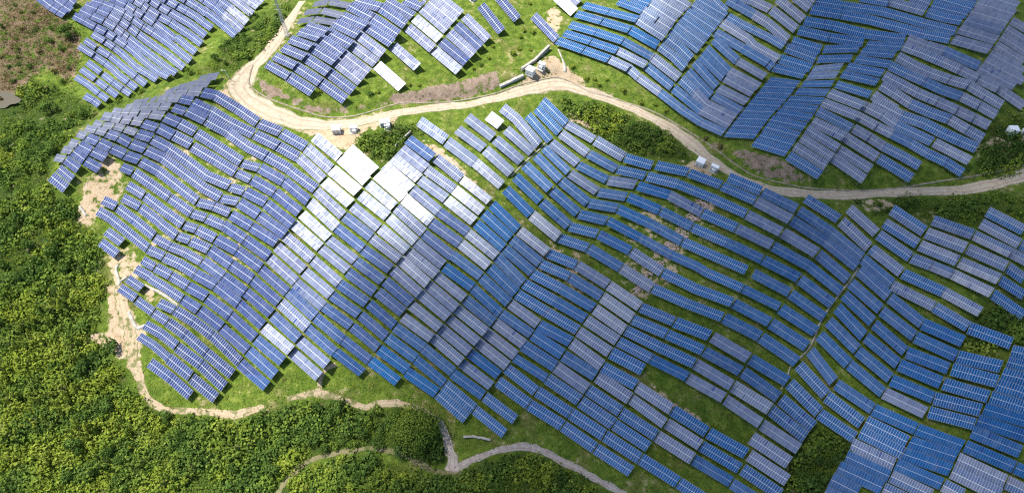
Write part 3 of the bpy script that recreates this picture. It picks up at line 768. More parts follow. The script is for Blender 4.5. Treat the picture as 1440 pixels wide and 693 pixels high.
M_DIRT = dirt_mat("pale_dirt", (.34, .27, .19), (.50, .43, .33), (.12, .13, .05), .18)
M_TRACK = dirt_mat("track_soil", (.32, .24, .15), (.50, .41, .29), (.10, .12, .03), .30)
M_STONY = dirt_mat("stony_soil", (.26, .22, .19), (.46, .40, .36), (.09, .10, .03), .16)
M_OLIVE = dirt_mat("olive_soil", (.15, .14, .07), (.22, .19, .11), (.05, .08, .015), .30)
M_CONC = plain("concrete", (.34, .32, .28), .9, 0, .22, .6)
M_CONC2 = plain("weathered_concrete", (.25, .21, .16), .9, 0, .3, .5)
prop(ribbon("dirt_road", ROAD, M_DIRT, .12, 6, .22, 6), kind='structure')
for k, m in (('soil_track', M_TRACK), ('hillside_path', M_TRACK), ('spur_path', M_TRACK), ('stony_path', M_STONY), ('grassy_path', M_OLIVE)):
    prop(ribbon(k, TRACKS[k], m, .11, 6, .35, 4), kind='structure')
for k, L in DRAINS.items():
    for s in L: prop(ribbon(k, s, M_CONC2 if k == 'drainage_ditch' else M_CONC, .22, 4, .1, 2, .6), kind='structure')
# a small murky farm pond at the left edge
th = np.linspace(0, 2*np.pi, 36, endpoint=False); rr = 1+.16*np.sin(3*th+1)+.10*np.sin(5*th)
pp = hit(8+20*rr*np.cos(th), 142+11*rr*np.sin(th)); bmp = MB(); cz = float(np.percentile(pp[:, 2], 92))+.05
bmp.v = [(p[0], p[1], cz) for p in pp]; bmp.f = [tuple(range(35, -1, -1))]; bmp.m = [0]
g = NG("pond_water"); prop(bmp.build("pond_water", g.finish(Base_Color=(.085, .075, .05), Roughness=.25, Specular_IOR_Level=.25)), kind='structure')
# ------------------------------------------------------------------ solar tables
S72 = 7.2
def parse():
    T = []
    for key, (typ, place, txt) in ARR.items():
        for r, line in enumerate(txt.strip().split('\n')):
            last = None; tone = 'b'; crop = getattr(parse, 'crop', None); w = getattr(parse, 'w', (-60, 75))
            for tok in line.split():
                if tok == '/': last = None
                elif tok[0] == '@': crop = tok[1:]
                elif tok[0] == 'w' and len(tok) > 1: w = tuple(float(q)*S72/(13.07 if crop[0] == 'a' else S72) for q in tok[1:].split(','))
                elif len(tok) == 1: tone = tok
                else:
                    a, b = (float(q) for q in tok.split(',')); ox, oy = CROPS[crop]; sc = 13.07 if crop[0] == 'a' else S72; p = (ox+a/sc, oy+b/sc)
                    if last is not None: T.append(dict(arr=key, row=r, crop=crop, tone=ltone, P=last, Q=p, w=(w[0]/S72, w[1]/S72), joinP=joined)); joined = True
                    else: joined = False
                    last = p
                    ltone = tone
                if tok in 'dDbBpPwWm' and last is not None: ltone = tone
            parse.crop, parse.w = crop, w
    return T
TAB = parse()
TAB = [t for t in TAB if -70 < (t['P'][0]+t['Q'][0])/2 < 1500 and -40 < (t['P'][1]+t['Q'][1])/2 < 720]
N = len(TAB)
P = np.array([t['P'] for t in TAB]); Qp = np.array([t['Q'] for t in TAB]); Wv = np.array([t['w'] for t in TAB])
sw = P[:, 0] > Qp[:, 0]; P[sw], Qp[sw] = Qp[sw].copy(), P[sw].copy()
tight = np.array([t['arr'] == 'C' and t['crop'] in ('C4', 'D2') and t['tone'] in 'Dd' for t in TAB])
Wv = Wv*np.where(tight, 1.0, np.array([{'C': 1.05, 'A': 1.04, 'B': 1.05, 'Bc': 1.05, 'K1': 1.07, 'K2': 1.07, 'K3': 1.06, 'K4': 1.05, 'K5': 1.05, 'K6': 1.05, 'K7': 1.05}.get(t['arr'], 1.12) for t in TAB]))[:, None]
dv = Qp-P; Ln = np.linalg.norm(dv, axis=1); u = dv/Ln[:, None]
ends = {}
for i in range(N):
    for q in (P[i], Qp[i]): ends.setdefault((round(q[0], 2), round(q[1], 2)), []).append(i)
jp = np.array([len(ends[(round(q[0], 2), round(q[1], 2))]) > 1 for q in P]); jq = np.array([len(ends[(round(q[0], 2), round(q[1], 2))]) > 1 for q in Qp])
P2 = P+u*np.where(jp, .10, .40)[:, None]; Q2 = Qp-u*np.where(jq, .10, .40)[:, None]
nmod = np.maximum(3, np.round(Ln/(np.linalg.norm(Wv, axis=1)*.208))).astype(int)
Cp = (P+Qp)/2
tone = np.array([t['tone'] for t in TAB])
UP = np.full(N, 2.25)
def world_corners(n, C):
    cs = []
    for base in (P2-Wv/2, Q2-Wv/2, Q2+Wv/2, P2+Wv/2):
        d = rays(base[:, 0], base[:, 1]); t = ((C-CAM)*n).sum(1)/(d*n).sum(1); cs.append(CAM+d*t[:, None])
    return np.stack(cs, 1)
unit = lambda a: a/np.linalg.norm(a, axis=-1, keepdims=True)
C = hit(Cp[:, 0], Cp[:, 1], 2.25)
A3, B3 = hit(P[:, 0], P[:, 1], 2.25), hit(Qp[:, 0], Qp[:, 1], 2.25); d3 = unit(B3-A3)
top, bot = hit(*(Cp-Wv/2).T, 2.25), hit(*(Cp+Wv/2).T, 2.25)
e = bot-top; e[:, 2] = 0; dh = d3.copy(); dh[:, 2] = 0; dh = unit(dh); e = unit(e-dh*(e*dh).sum(1)[:, None])
upn = unit(np.array([0, 0, 1.0])-d3*d3[:, 2:3])
tau = R(1)*rng.normal(21, .7, N)
nat = unit(upn*np.cos(tau)[:, None]+e*np.sin(tau)[:, None])
hv = unit(unit(CAM-C)+SUN)
rowk = np.array([hash((q['arr'], q['row'])) % 100003 for q in TAB]); dd = ((Cp[:, None]-Cp[None])**2).sum(-1)
wr = np.exp(-dd/(2*34.0**2))*(rowk[:, None] == rowk[None]); wr /= wr.sum(1, keepdims=True); nat = unit(.45*nat+.55*(wr@nat))
GO = {'W': 4.2, 'w': 6.0, 'P': 8.2, 'p': 8.6}
goal = np.array([GO.get(q, 12.0) for q in tone]); grp = np.array([{'K1': 1, 'K2': 1, 'K3': 1, 'K4': 1, 'K5': 1, 'K6': 1, 'K7': 1, 'R': 2, 'R0': 1, 'C': 3, 'H': 4, 'A': 5, 'B': 6, 'Bc': 7, 'Bi': 8}[q['arr']] for q in TAB])
d2 = ((Cp[:, None]-Cp[None])**2).sum(-1); wt_ = np.exp(-d2/(2*26.0**2))*(grp[:, None] == grp[None]); wt_ /= wt_.sum(1, keepdims=True)
goal = .70*goal+.30*(wt_@goal)+rng.normal(0, .45, N)
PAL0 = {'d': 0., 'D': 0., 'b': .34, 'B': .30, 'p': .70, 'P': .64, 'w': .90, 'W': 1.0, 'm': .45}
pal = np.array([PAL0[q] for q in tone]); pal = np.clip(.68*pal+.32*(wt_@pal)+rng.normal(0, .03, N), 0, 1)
nn = nat.copy()
for i in range(N):
    a = math.acos(np.clip(nat[i]@hv[i], -1, 1)); ax = nat[i]-hv[i]*(nat[i]@hv[i]); ax = ax/(np.linalg.norm(ax)+1e-9)
    gl = R(max(4.3, goal[i])); lim = R(13)
    gl = min(max(gl, a), a+lim) if goal[i] > 9.5 else min(max(gl, a-lim), a+lim)
    nn[i] = hv[i]*math.cos(gl)+ax*math.sin(gl)
for _ in range(3):
    K = world_corners(nn, C); hh = K[..., 2]-h(K[..., 0], K[..., 1]); lift = np.clip(.9-hh.min(1), 0, None)
    if lift.max() < .02: break
    UP += lift*1.1; d = rays(Cp[:, 0], Cp[:, 1]); C = hit(Cp[:, 0], Cp[:, 1], UP)
K = world_corners(nn, C)
print("tables", N, "max centre height", UP.max().round(2), "median", np.median(UP).round(2))
ang = np.degrees(np.arccos(np.clip((nat*hv).sum(1), -1, 1)))
print("angle to glint by tone", {t: ang[tone == t].mean().round(1) for t in 'dDbBpPwWm'})
M_TAB = np.zeros((693, 1440), bool)
for i in range(N): M_TAB |= poly_mask([P[i]-Wv[i]/2, Qp[i]-Wv[i]/2, Qp[i]+Wv[i]/2, P[i]+Wv[i]/2])

# hue per array paints in mirrored sky; paler steps mix module tone with glare
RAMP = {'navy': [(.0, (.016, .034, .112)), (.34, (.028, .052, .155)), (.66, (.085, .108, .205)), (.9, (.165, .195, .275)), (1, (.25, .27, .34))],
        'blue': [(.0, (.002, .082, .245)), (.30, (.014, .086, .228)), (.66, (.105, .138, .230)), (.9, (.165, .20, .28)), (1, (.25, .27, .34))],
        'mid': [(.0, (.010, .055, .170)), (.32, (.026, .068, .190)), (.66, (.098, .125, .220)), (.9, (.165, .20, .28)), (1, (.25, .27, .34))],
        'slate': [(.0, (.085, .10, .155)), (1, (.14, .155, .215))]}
LINE = {'faint': .26, 'framed': .74, 'bare': .05}
def tilted(g, col, amt):
    """each module is bolted on a degree or so out of true"""
    geo = g.n("NewGeometry").outputs["Normal"]
    a = g.n("VectorMath", operation='SUBTRACT'); g.t.links.new(col, a.inputs[0]); a.inputs[1].default_value = (.5, .5, .5)
    b = g.n("VectorMath", operation='SCALE'); g.t.links.new(a.outputs[0], b.inputs[0]); b.inputs["Scale"].default_value = amt
    c = g.n("VectorMath", operation='ADD'); g.t.links.new(geo, c.inputs[0]); g.t.links.new(b.outputs[0], c.inputs[1])
    d = g.n("VectorMath", operation='NORMALIZE'); g.t.links.new(c.outputs[0], d.inputs[0]); return d.outputs[0]
def panel_mat(sky_hue, grid):
    ls = LINE[grid]; g = NG(f"solar_glass_{sky_hue}_{grid}")
    uv = g.n("UVMap", uv_map="modules").outputs[0]; idn = g.n("UVMap", uv_map="table_id").outputs[0]
    s = g.n("SeparateXYZ", i_Vector=uv); U, Vv = s.outputs[0], s.outputs[1]
    fr = g.math('FRACT', U); eu = g.math('MINIMUM', fr, g.math('SUBTRACT', 1.0, fr)); ev = g.math('MINIMUM', Vv, g.math('SUBTRACT', 1.0, Vv))
    line = g.math('MULTIPLY', g.math('SUBTRACT', 1.0, g.step(eu, .035, .065)), ls)
    edge = g.math('MULTIPLY', g.math('SUBTRACT', 1.0, g.step(ev, .008, .020)), min(1, ls+.15))
    si = g.n("SeparateXYZ", i_Vector=idn)
    cv = g.n("CombineXYZ", i_0=g.math('FLOOR', U), i_1=g.math('MULTIPLY', si.outputs[0], 917.0), i_2=g.math('MULTIPLY', si.outputs[1], 3131.0)).outputs[0]
    wn = g.n("TexWhiteNoise", noise_dimensions='3D', i_Vector=cv)
    wt = g.n("TexWhiteNoise", noise_dimensions='2D', i_Vector=idn)
    v = g.math('ADD', .76, g.math('ADD', g.math('MULTIPLY', wn.outputs[0], .34), g.math('MULTIPLY', wt.outputs[0], .14)))
    col = g.ramp(g.math('ADD', si.outputs[1], g.math('MULTIPLY', g.math('SUBTRACT', wn.outputs[0], .5), .10), True), RAMP[sky_hue])
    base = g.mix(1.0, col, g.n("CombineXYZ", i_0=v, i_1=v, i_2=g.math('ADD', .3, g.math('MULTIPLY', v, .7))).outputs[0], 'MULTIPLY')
    odd = g.math('GREATER_THAN', g.n("SeparateColor", i_Color=wn.outputs[1]).outputs[1], .992)
    base = g.mix(odd, base, (.004, .035, .17))
    dust = g.noise(g.n("TexCoord").outputs["Object"], .35, 4, .6)
    base = g.mix(g.math('MULTIPLY', g.step(dust, .45, .75), .10), base, (.40, .38, .36))
    cellfine = g.math('FRACT', g.math('MULTIPLY', U, 6.0))
    base = g.mix(g.math('MAXIMUM', line, edge), base, (.66, .68, .72))
    return g.finish(Base_Color=base, Roughness=g.math('ADD', .17, g.math('MULTIPLY', wn.outputs[0], .05)), Specular_IOR_Level=.36, IOR=1.5,
                    Normal=tilted(g, wn.outputs[1], .045))
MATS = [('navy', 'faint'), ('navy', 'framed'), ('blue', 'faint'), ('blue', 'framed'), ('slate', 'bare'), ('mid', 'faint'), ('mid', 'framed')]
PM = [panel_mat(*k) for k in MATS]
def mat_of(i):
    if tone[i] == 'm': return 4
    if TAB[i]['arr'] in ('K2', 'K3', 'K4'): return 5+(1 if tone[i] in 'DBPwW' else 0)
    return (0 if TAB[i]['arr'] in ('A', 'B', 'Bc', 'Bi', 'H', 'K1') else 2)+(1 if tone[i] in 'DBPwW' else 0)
M_ALU = plain("aluminium_rail", (.66, .68, .70), .45, .3, .08, 2)
M_GALV = plain("galvanised_steel", (.40, .41, .42), .6, .2, .15, 2)
THK = .05
def rows_of(i):
    k = K[i]; tl, tr, br, bl = k; n = nn[i]; L = lambda a, b, t: a+(b-a)*t
    g = .008
    up = [tl, tr, L(tr, br, .5-g), L(tl, bl, .5-g)]; lo = [L(tl, bl, .5+g), L(tr, br, .5+g), br, bl]
    return up, lo, n
def add_row(buf, quad, n, i, r):
    b = len(buf['v']); th = n*THK
    buf['v'] += [tuple(p) for p in quad]+[tuple(p-th) for p in quad]
    # looked at from above the corners run clockwise, so the top face goes round the other way
    buf['f'] += [(b+3, b+2, b+1, b), (b+4, b+5, b+6, b+7)]+[(b+a, b+(a+1) % 4, b+4+(a+1) % 4, b+4+a) for a in range(4)]
    m = float(nmod[i]); uvq = [(0, 1), (m, 1), (m, 0), (0, 0)]
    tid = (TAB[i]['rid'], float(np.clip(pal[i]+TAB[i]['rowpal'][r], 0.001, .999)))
    for fi, f in enumerate(buf['f'][-6:]):
        for q in f:
            buf['uv'].append(uvq[(q-b) % 4] if fi == 0 else (.5, .0)); buf['id'].append(tid)
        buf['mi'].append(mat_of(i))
def row_object(buf, name, parent=None, only=None):
    me = bpy.data.meshes.new(name); me.from_pydata(buf['v'], [], buf['f'])
    if only is not None: me.materials.append(PM[only])
    else:
        for q in PM: me.materials.append(q)
        me.materials.append(M_ALU); me.materials.append(M_GALV); me.polygons.foreach_set("material_index", buf['mi'])
    for nm, k in (("modules", 'uv'), ("table_id", 'id')):
        l = me.uv_layers.new(name=nm); l.data.foreach_set("uv", np.array(buf[k], np.float32).ravel())
    me.update(); o = bpy.data.objects.new(name, me); COL.objects.link(o)
    if parent is not None: o.parent = parent; o.matrix_parent_inverse = Matrix.Translation(parent.location).inverted()
    return o
def frame_into(mb, i, rail=0, post=0):
    up, lo, n = rows_of(i); a, b = (up[3]+lo[0])/2-n*.03, (up[2]+lo[1])/2-n*.03
    s = unit(lo[3]-lo[0])*.08
    mb.quadbox([b-s, a-s, a+s, b+s], n*.06, rail)
    for f in (.22, .78):
        p, q = up[0]+(lo[3]-up[0])*f-n*.11, up[1]+(lo[2]-up[1])*f-n*.11; mb.bar(p, q, .05, 4, post)
    k = max(2, int(nmod[i]//3))
    for j in range(k):
        t = (j+.5)/k
        for f in (.22, .78):
            p = (up[0]+(up[1]-up[0])*t); q = (lo[3]+(lo[2]-lo[3])*t); c = p+(q-p)*f-n*.12
            z = float(h(c[0], c[1])) if False else ground_z(c)
            mb.bar(c, (c[0], c[1], z-.2), .055, 4, post)
_gxi, _gyi = gx, gy
def ground_z(c):
    ix = min(max(int(np.searchsorted(gx, c[0]))-1, 0), nx-2); iy = min(max(int(np.searchsorted(gy, c[1]))-1, 0), ny-2)
    tx = (c[0]-gx[ix])/(gx[ix+1]-gx[ix]); ty = (c[1]-gy[iy])/(gy[iy+1]-gy[iy])
    return float((Z[iy, ix]*(1-tx)+Z[iy, ix+1]*tx)*(1-ty)+(Z[iy+1, ix]*(1-tx)+Z[iy+1, ix+1]*tx)*ty)

ORD = ['', 'first', 'second', 'third', 'fourth', 'fifth', 'sixth', 'seventh', 'eighth', 'ninth', 'tenth']
def nth(k):
    return ORD[k] if k < len(ORD) else f"{k}{'th' if 10 <= k % 100 <= 20 else {1: 'st', 2: 'nd', 3: 'rd'}.get(k % 10, 'th')}"
LOOK = {'d': 'deep blue faintly gridded', 'D': 'deep blue white-gridded', 'b': 'blue faintly gridded', 'B': 'navy white-gridded', 'p': 'greyish lilac', 'P': 'lilac white-gridded', 'w': 'pale bright', 'W': 'white glaring', 'm': 'slate grey'}
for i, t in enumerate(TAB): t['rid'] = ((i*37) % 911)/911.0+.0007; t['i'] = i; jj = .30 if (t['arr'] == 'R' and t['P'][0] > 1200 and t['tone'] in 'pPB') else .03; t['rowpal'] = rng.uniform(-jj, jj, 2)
area = np.abs(Ln*np.linalg.norm(Wv, axis=1)*np.abs(u[:, 0]*unit(Wv)[:, 1]-u[:, 1]*unit(Wv)[:, 0]))
fx = np.clip(np.minimum(Qp[:, 0], 1440)-np.maximum(P[:, 0], 0), 0, None)/np.maximum(1, Qp[:, 0]-P[:, 0])
fy = np.clip((np.minimum(Cp[:, 1]+9, 693)-np.maximum(Cp[:, 1]-9, 0))/18, 0, 1)
seen = area*fx*fy
inview = fx*fy > .12
for key, (typ, place, txt) in ARR.items():
    idxs = [i for i in range(N) if TAB[i]['arr'] == key and inview[i]]
    if typ == 'row':
        rows = sorted({TAB[i]['row'] for i in idxs}); wm = unit(Wv[idxs].mean(0))
        cen = {r: np.mean([Cp[i]@wm for i in idxs if TAB[i]['row'] == r]) for r in rows}
        for k, r in enumerate(sorted(rows, key=lambda r: cen[r])):
            m = sorted([i for i in idxs if TAB[i]['row'] == r], key=lambda i: Cp[i][0])
            for j, i in enumerate(m): TAB[i]['label'] = f"{LOOK[tone[i]]} table, {nth(j+1)} from left, {nth(k+1)} row down, {place}"
    else:
        m = sorted(idxs, key=lambda i: Cp[i][1])
        for j, i in enumerate(m): TAB[i]['label'] = f"{LOOK[tone[i]]} table, {nth(j+1)} one down the {place}"
order = [i for i in np.argsort(-seen) if seen[i] > 0]
THINGS = set(order[:300])
rest = dict(v=[], f=[], uv=[], id=[], mi=[]); restf = MB()
for i in range(N):
    up, lo, n = rows_of(i)
    if i in THINGS:
        c = C[i]; root = empty("solar_table", (c[0], c[1], ground_z(c)))
        prop(root, TAB[i]['label'], "solar table", "solar tables in rows over the hillside")
        for r, q in enumerate((up, lo)):
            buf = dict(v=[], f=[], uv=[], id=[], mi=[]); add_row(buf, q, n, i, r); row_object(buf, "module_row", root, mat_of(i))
        mb = MB(); frame_into(mb, i, 0, 1); mb.build("support_frame", [M_ALU, M_GALV], root)
    else:
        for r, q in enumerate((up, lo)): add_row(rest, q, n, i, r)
        frame_into(restf, i, 7, 8)
b = len(rest['v']); rest['v'] += restf.v; rest['f'] += [tuple(b+q for q in f) for f in restf.f]; rest['mi'] += restf.m
kk = sum(len(f) for f in restf.f); rest['uv'] += [(0, 0)]*kk; rest['id'] += [(0, 0)]*kk
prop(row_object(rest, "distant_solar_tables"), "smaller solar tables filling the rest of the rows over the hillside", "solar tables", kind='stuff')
# ------------------------------------------------------------------ the cloud whose shadow lies over the right side
SHADE = [(1010, -90), (985, 0), (940, 70), (880, 150), (840, 205), (770, 236), (700, 284), (640, 340), (560, 392), (490, 452), (452, 520), (436, 580), (404, 640), (380, 730), (380, 900), (900, 1000), (1900, 900), (1900, -120), (1400, -160)]
def cloud():
    sp = np.array(SHADE, float); g = on_plane(sp[:, 0], sp[:, 1]); ZC = 470.0
    poly = (g+SUN*((ZC-g[:, 2])/SUN[2])[:, None])[:, :2]
    step = 9.0; x0, y0 = poly.min(0)-40; x1, y1 = poly.max(0)+40
    xs, ys = np.arange(x0, x1, step), np.arange(y0, y1, step); XX, YY = np.meshgrid(xs, ys)
    best = np.full(XX.shape, 1e9); ins = np.zeros(XX.shape, bool)
    for a, b in zip(poly, np.roll(poly, -1, 0)):
        ab = b-a; t = np.clip(((XX-a[0])*ab[0]+(YY-a[1])*ab[1])/(ab@ab), 0, 1)
        best = np.minimum(best, np.hypot(XX-a[0]-t*ab[0], YY-a[1]-t*ab[1]))
        if a[1] != b[1]: ins ^= ((a[1] > YY) != (b[1] > YY)) & (XX < (b[0]-a[0])*(YY-a[1])/(b[1]-a[1])+a[0])
    sd = np.where(ins, best, -best)+9*np.sin(XX*.05+1)*np.sin(YY*.043)+5*np.sin(XX*.11-YY*.09)
    th = 60*sstep(sd, -16, 34)*(1+.25*np.sin(XX*.035)*np.sin(YY*.041+2)+.15*np.sin(XX*.083+YY*.07))
    keep = th > .2; ny_, nx_ = XX.shape
    top = np.stack([XX, YY, ZC+.75*th], -1).reshape(-1, 3); bot = np.stack([XX, YY, ZC-.25*th-.05], -1).reshape(-1, 3)
    ids = np.arange(nx_*ny_).reshape(ny_, nx_)
    cell = keep[:-1, :-1] & keep[:-1, 1:] & keep[1:, :-1] & keep[1:, 1:]
    q = np.stack([ids[:-1, :-1], ids[:-1, 1:], ids[1:, 1:], ids[1:, :-1]], -1)[cell]; n0 = nx_*ny_
    edges = {}
    for f in q:
        for a, b in zip(f, np.roll(f, -1)): edges[(a, b)] = 1
    side = [(b, a, a+n0, b+n0) for (a, b) in edges if (b, a) not in edges]
    F = np.concatenate([q, q[:, ::-1]+n0, np.array(side)])
    V = np.concatenate([top, bot]); used, inv = np.unique(F, return_inverse=True)
    m = NG("cloud_vapour"); pv = m.n("VolumePrincipled"); pv.inputs["Density"].default_value = .034; pv.inputs["Color"].default_value = (.97, .97, .98, 1)
    m.t.links.new(pv.outputs[0], m.out.inputs["Volume"])
    me = np_mesh("cloud", V[used], inv.reshape(F.shape), [m.mat], True)
    o = bpy.data.objects.new("cloud", me); COL.objects.link(o); prop(o, kind='structure')
cloud()
# ------------------------------------------------------------------ plants
def leaf_mat(name, stops, trans=.25):
    g = NG(name); a = g.n("Attribute", attribute_name="tone").outputs["Fac"]; r = g.n("ObjectInfo").outputs["Random"]
    nz = g.noise(g.n("TexCoord").outputs["Object"], .8, 2)
    f = g.math('ADD', g.math('ADD', g.math('MULTIPLY', a, .72), g.math('MULTIPLY', r, .16)), g.math('MULTIPLY', g.math('SUBTRACT', nz, .5), .5), True)
    c = g.ramp(f, stops)
    d = g.n("BsdfDiffuse"); t = g.n("BsdfTranslucent"); m = g.n("MixShader"); m.inputs[0].default_value = trans
    for q in (d, t): g.t.links.new(c, q.inputs[0])
    g.t.links.new(d.outputs[0], m.inputs[1]); g.t.links.new(t.outputs[0], m.inputs[2]); g.t.links.new(m.outputs[0], g.out.inputs[0]); return g.mat
LEAF = {'dark': leaf_mat("leaf_dark_green", [(.0, (.034, .070, .016)), (.5, (.085, .145, .030)), (1, (.17, .24, .055))]),
        'mid': leaf_mat("leaf_green", [(.0, (.064, .115, .018)), (.5, (.150, .220, .036)), (1, (.26, .32, .07))]),
        'lime': leaf_mat("leaf_yellow_green", [(.0, (.10, .155, .018)), (.5, (.21, .27, .036)), (1, (.35, .385, .08))]),
        'dry': leaf_mat("leaf_dry", [(.0, (.09, .075, .03)), (.5, (.17, .14, .055)), (1, (.27, .23, .10))]),
        'conifer': leaf_mat("leaf_blue_green", [(.0, (.018, .045, .018)), (.5, (.05, .105, .034)), (1, (.10, .17, .05))])}
M_BARK = plain("bark", (.11, .085, .06), .9, 0, .3, 2)
def leaf_quads(cen, nrm, size, asp=None):
    n = len(cen); nrm = unit(nrm); a = unit(np.cross(nrm, rng.normal(size=(n, 3)))); b = np.cross(nrm, a)
    s = size*rng.uniform(.65, 1.3, n); asp = rng.uniform(.55, 1.0, n) if asp is None else np.full(n, asp)
    A = a*s[:, None]/2; B = b*(s*asp)[:, None]/2
    V = np.stack([cen-A*.9-B*.35, cen+A*.1-B, cen+A-B*.1, cen+A*.2+B*.9], 1)
    return V.reshape(-1, 3)
def sphere_pts(n, zmin=-.35):
    v = unit(rng.normal(size=(n*3, 3))); v = v[v[:, 2] > zmin]; return v[:n]
def crown_arrays(r, height, lumps, leaves, leaf, kind):
    Vs, T = [], []
    if kind == 'cone':
        z = rng.uniform(0, 1, leaves)**1.25; rad = r*(1-z)*rng.uniform(.75, 1.05, leaves)*(1+.18*np.sin(z*34)); th = rng.uniform(0, 2*np.pi, leaves)
        c = np.stack([rad*np.cos(th), rad*np.sin(th), height*(.12+z)], 1); nr = np.stack([np.cos(th), np.sin(th), np.full(leaves, .75)], 1)+.5*rng.normal(size=(leaves, 3))
        return leaf_quads(c, nr, leaf), np.clip(rng.uniform(.15, .85, leaves), 0, 1)
    if kind == 'tuft':
        for k in range(lumps):
            th = rng.uniform(0, 2*np.pi); rr = r*math.sqrt(rng.uniform(0, 1))*.75; base = np.array([rr*math.cos(th), rr*math.sin(th), 0]); m = leaves//lumps
            t = rng.uniform(.25, 1, m)**.7; ph = rng.uniform(0, 2*np.pi, m); lean = unit(np.array([math.cos(th)*rr/r*.7, math.sin(th)*rr/r*.7, 1.0]))
            c = base+lean*(t*height*rng.uniform(.7, 1.1))[:, None]+np.stack([np.cos(ph), np.sin(ph), np.zeros(m)], 1)*(r*.33*(1.15-t))[:, None]
            nr = np.stack([np.cos(ph)*.7, np.sin(ph)*.7, np.full(m, .9)], 1)+.5*rng.normal(size=(m, 3))
            Vs.append(leaf_quads(c, nr, leaf, .42)); T.append(np.clip(.25+.5*t+rng.normal(0, .16, m)+rng.normal(0, .08), 0, 1))
        return np.concatenate(Vs), np.concatenate(T)
    for k in range(lumps):
        th = rng.uniform(0, 2*np.pi); rr = r*math.sqrt(rng.uniform(0, 1))*.68; lr = r*rng.uniform(.30, .52)
        zc = height*(.62-.34*(rr/r)**2)+rng.uniform(-.1, .1)*height; m = leaves//lumps; d = sphere_pts(m); m = len(d)
        c = np.array([rr*math.cos(th), rr*math.sin(th), zc])+d*np.array([1, 1, .8])*lr*rng.uniform(.72, 1.06, m)[:, None]
        c[:, 2] = np.maximum(c[:, 2], .15)
        Vs.append(leaf_quads(c, d+.4*rng.normal(size=(m, 3))+np.array([0, 0, .2]), leaf)); T.append(np.clip(rng.normal(.45, .2, m)+rng.normal(0, .13), 0, 1))
    return np.concatenate(Vs), np.concatenate(T)
def quads_mesh(name, V, T, mats, mi=None):
    me = np_mesh(name, V, np.arange(len(V)).reshape(-1, 4), mats)
    a = me.attributes.new("tone", 'FLOAT', 'FACE'); a.data.foreach_set("value", T.astype(np.float32))
    if mi is not None: me.polygons.foreach_set("material_index", mi.astype(np.int32))
    return me
def trunk_mesh(name, r, height):
    mb = MB(); mb.bar((0, 0, -.4), (0, 0, height*.45), .09*r**.7+.04, 7, 0, .05*r**.7+.03)
    for k in range(5):
        th = k*1.257+rng.uniform(-.3, .3); z = height*rng.uniform(.25, .42)
        mb.bar((0, 0, z), (r*.5*math.cos(th), r*.5*math.sin(th), z+height*rng.uniform(.18, .3)), .05*r**.7+.02, 5, 0, .02)
    return mb.mesh(name, M_BARK)
# kind: (crown meshes of unit-ish size, trunk meshes)
SPEC = {'rounded_tree': ('blob', 'dark', 3.0, 4.6, 9, 420, .62), 'leafy_bush': ('blob', 'mid', 2.2, 2.4, 7, 300, .55), 'lime_bush': ('blob', 'lime', 1.9, 2.0, 6, 260, .55),
        'bamboo_clump': ('tuft', 'lime', 2.6, 4.6, 9, 420, .75), 'green_bamboo': ('tuft', 'mid', 2.6, 4.6, 9, 420, .75), 'young_conifer': ('cone', 'conifer', 1.7, 4.4, 1, 300, .5), 'dry_bush': ('blob', 'dry', 1.4, 1.5, 5, 170, .45),
        'dark_bush': ('blob', 'dark', 2.0, 2.2, 7, 280, .5)}
PROTO = {}
for k, (kd, mt, r, hh, lu, le, ls) in SPEC.items():
    L = []
    for v in range(4):
        Vv, Tt = crown_arrays(r, hh, lu+rng.integers(-1, 2) if lu > 1 else 1, le, ls, kd)
        L.append((quads_mesh("crown", Vv, Tt, [LEAF[mt]]), trunk_mesh("trunk", r, hh)))
    PROTO[k] = (L, r)
OCC = dilate(M_TAB, 1)
def place_tree(kind, px, py, rad_m, label, cat, group):
    L, r0 = PROTO[kind]; cm, tm = L[rng.integers(len(L))]; p = hit(np.array([px]), np.array([py]))[0]; s = rad_m/r0
    root = empty(kind, (p[0], p[1], p[2]-.05)); root.rotation_euler = (0, 0, rng.uniform(0, 6.28)); root.scale = (s, s, s*rng.uniform(.85, 1.15))
    prop(root, label, cat, group)
    for nm, m in (("crown", cm), ("trunk", tm)):
        o = bpy.data.objects.new(nm, m); COL.objects.link(o); o.parent = root
    return root
def scatter(poly, n, rpx, sep, clear):
    m = poly_mask(poly) & ~M_ROADD; ys, xs = np.nonzero(m); out = []
    if not len(xs): return out
    for _ in range(n*30):
        k = rng.integers(len(xs)); x, y = xs[k]+rng.uniform(-.5, .5), ys[k]+rng.uniform(-.5, .5); r = rng.uniform(*rpx)
        if any((x-a)**2+(y-b)**2 < (sep*(r+c))**2 for a, b, c in out+GLOBAL): continue
        q = int(max(1, r*clear)); yy, xx = int(y), int(x)
        if M_TAB[max(0, yy-q):yy+q+1, max(0, xx-q):xx+q+1].any(): continue
        out.append((x, y, r))
        if len(out) >= n: break
    return out
GLOBAL = [(581, 604, 30)]
M_ROADD = dilate(M_ROAD, 3)
MPP = .265
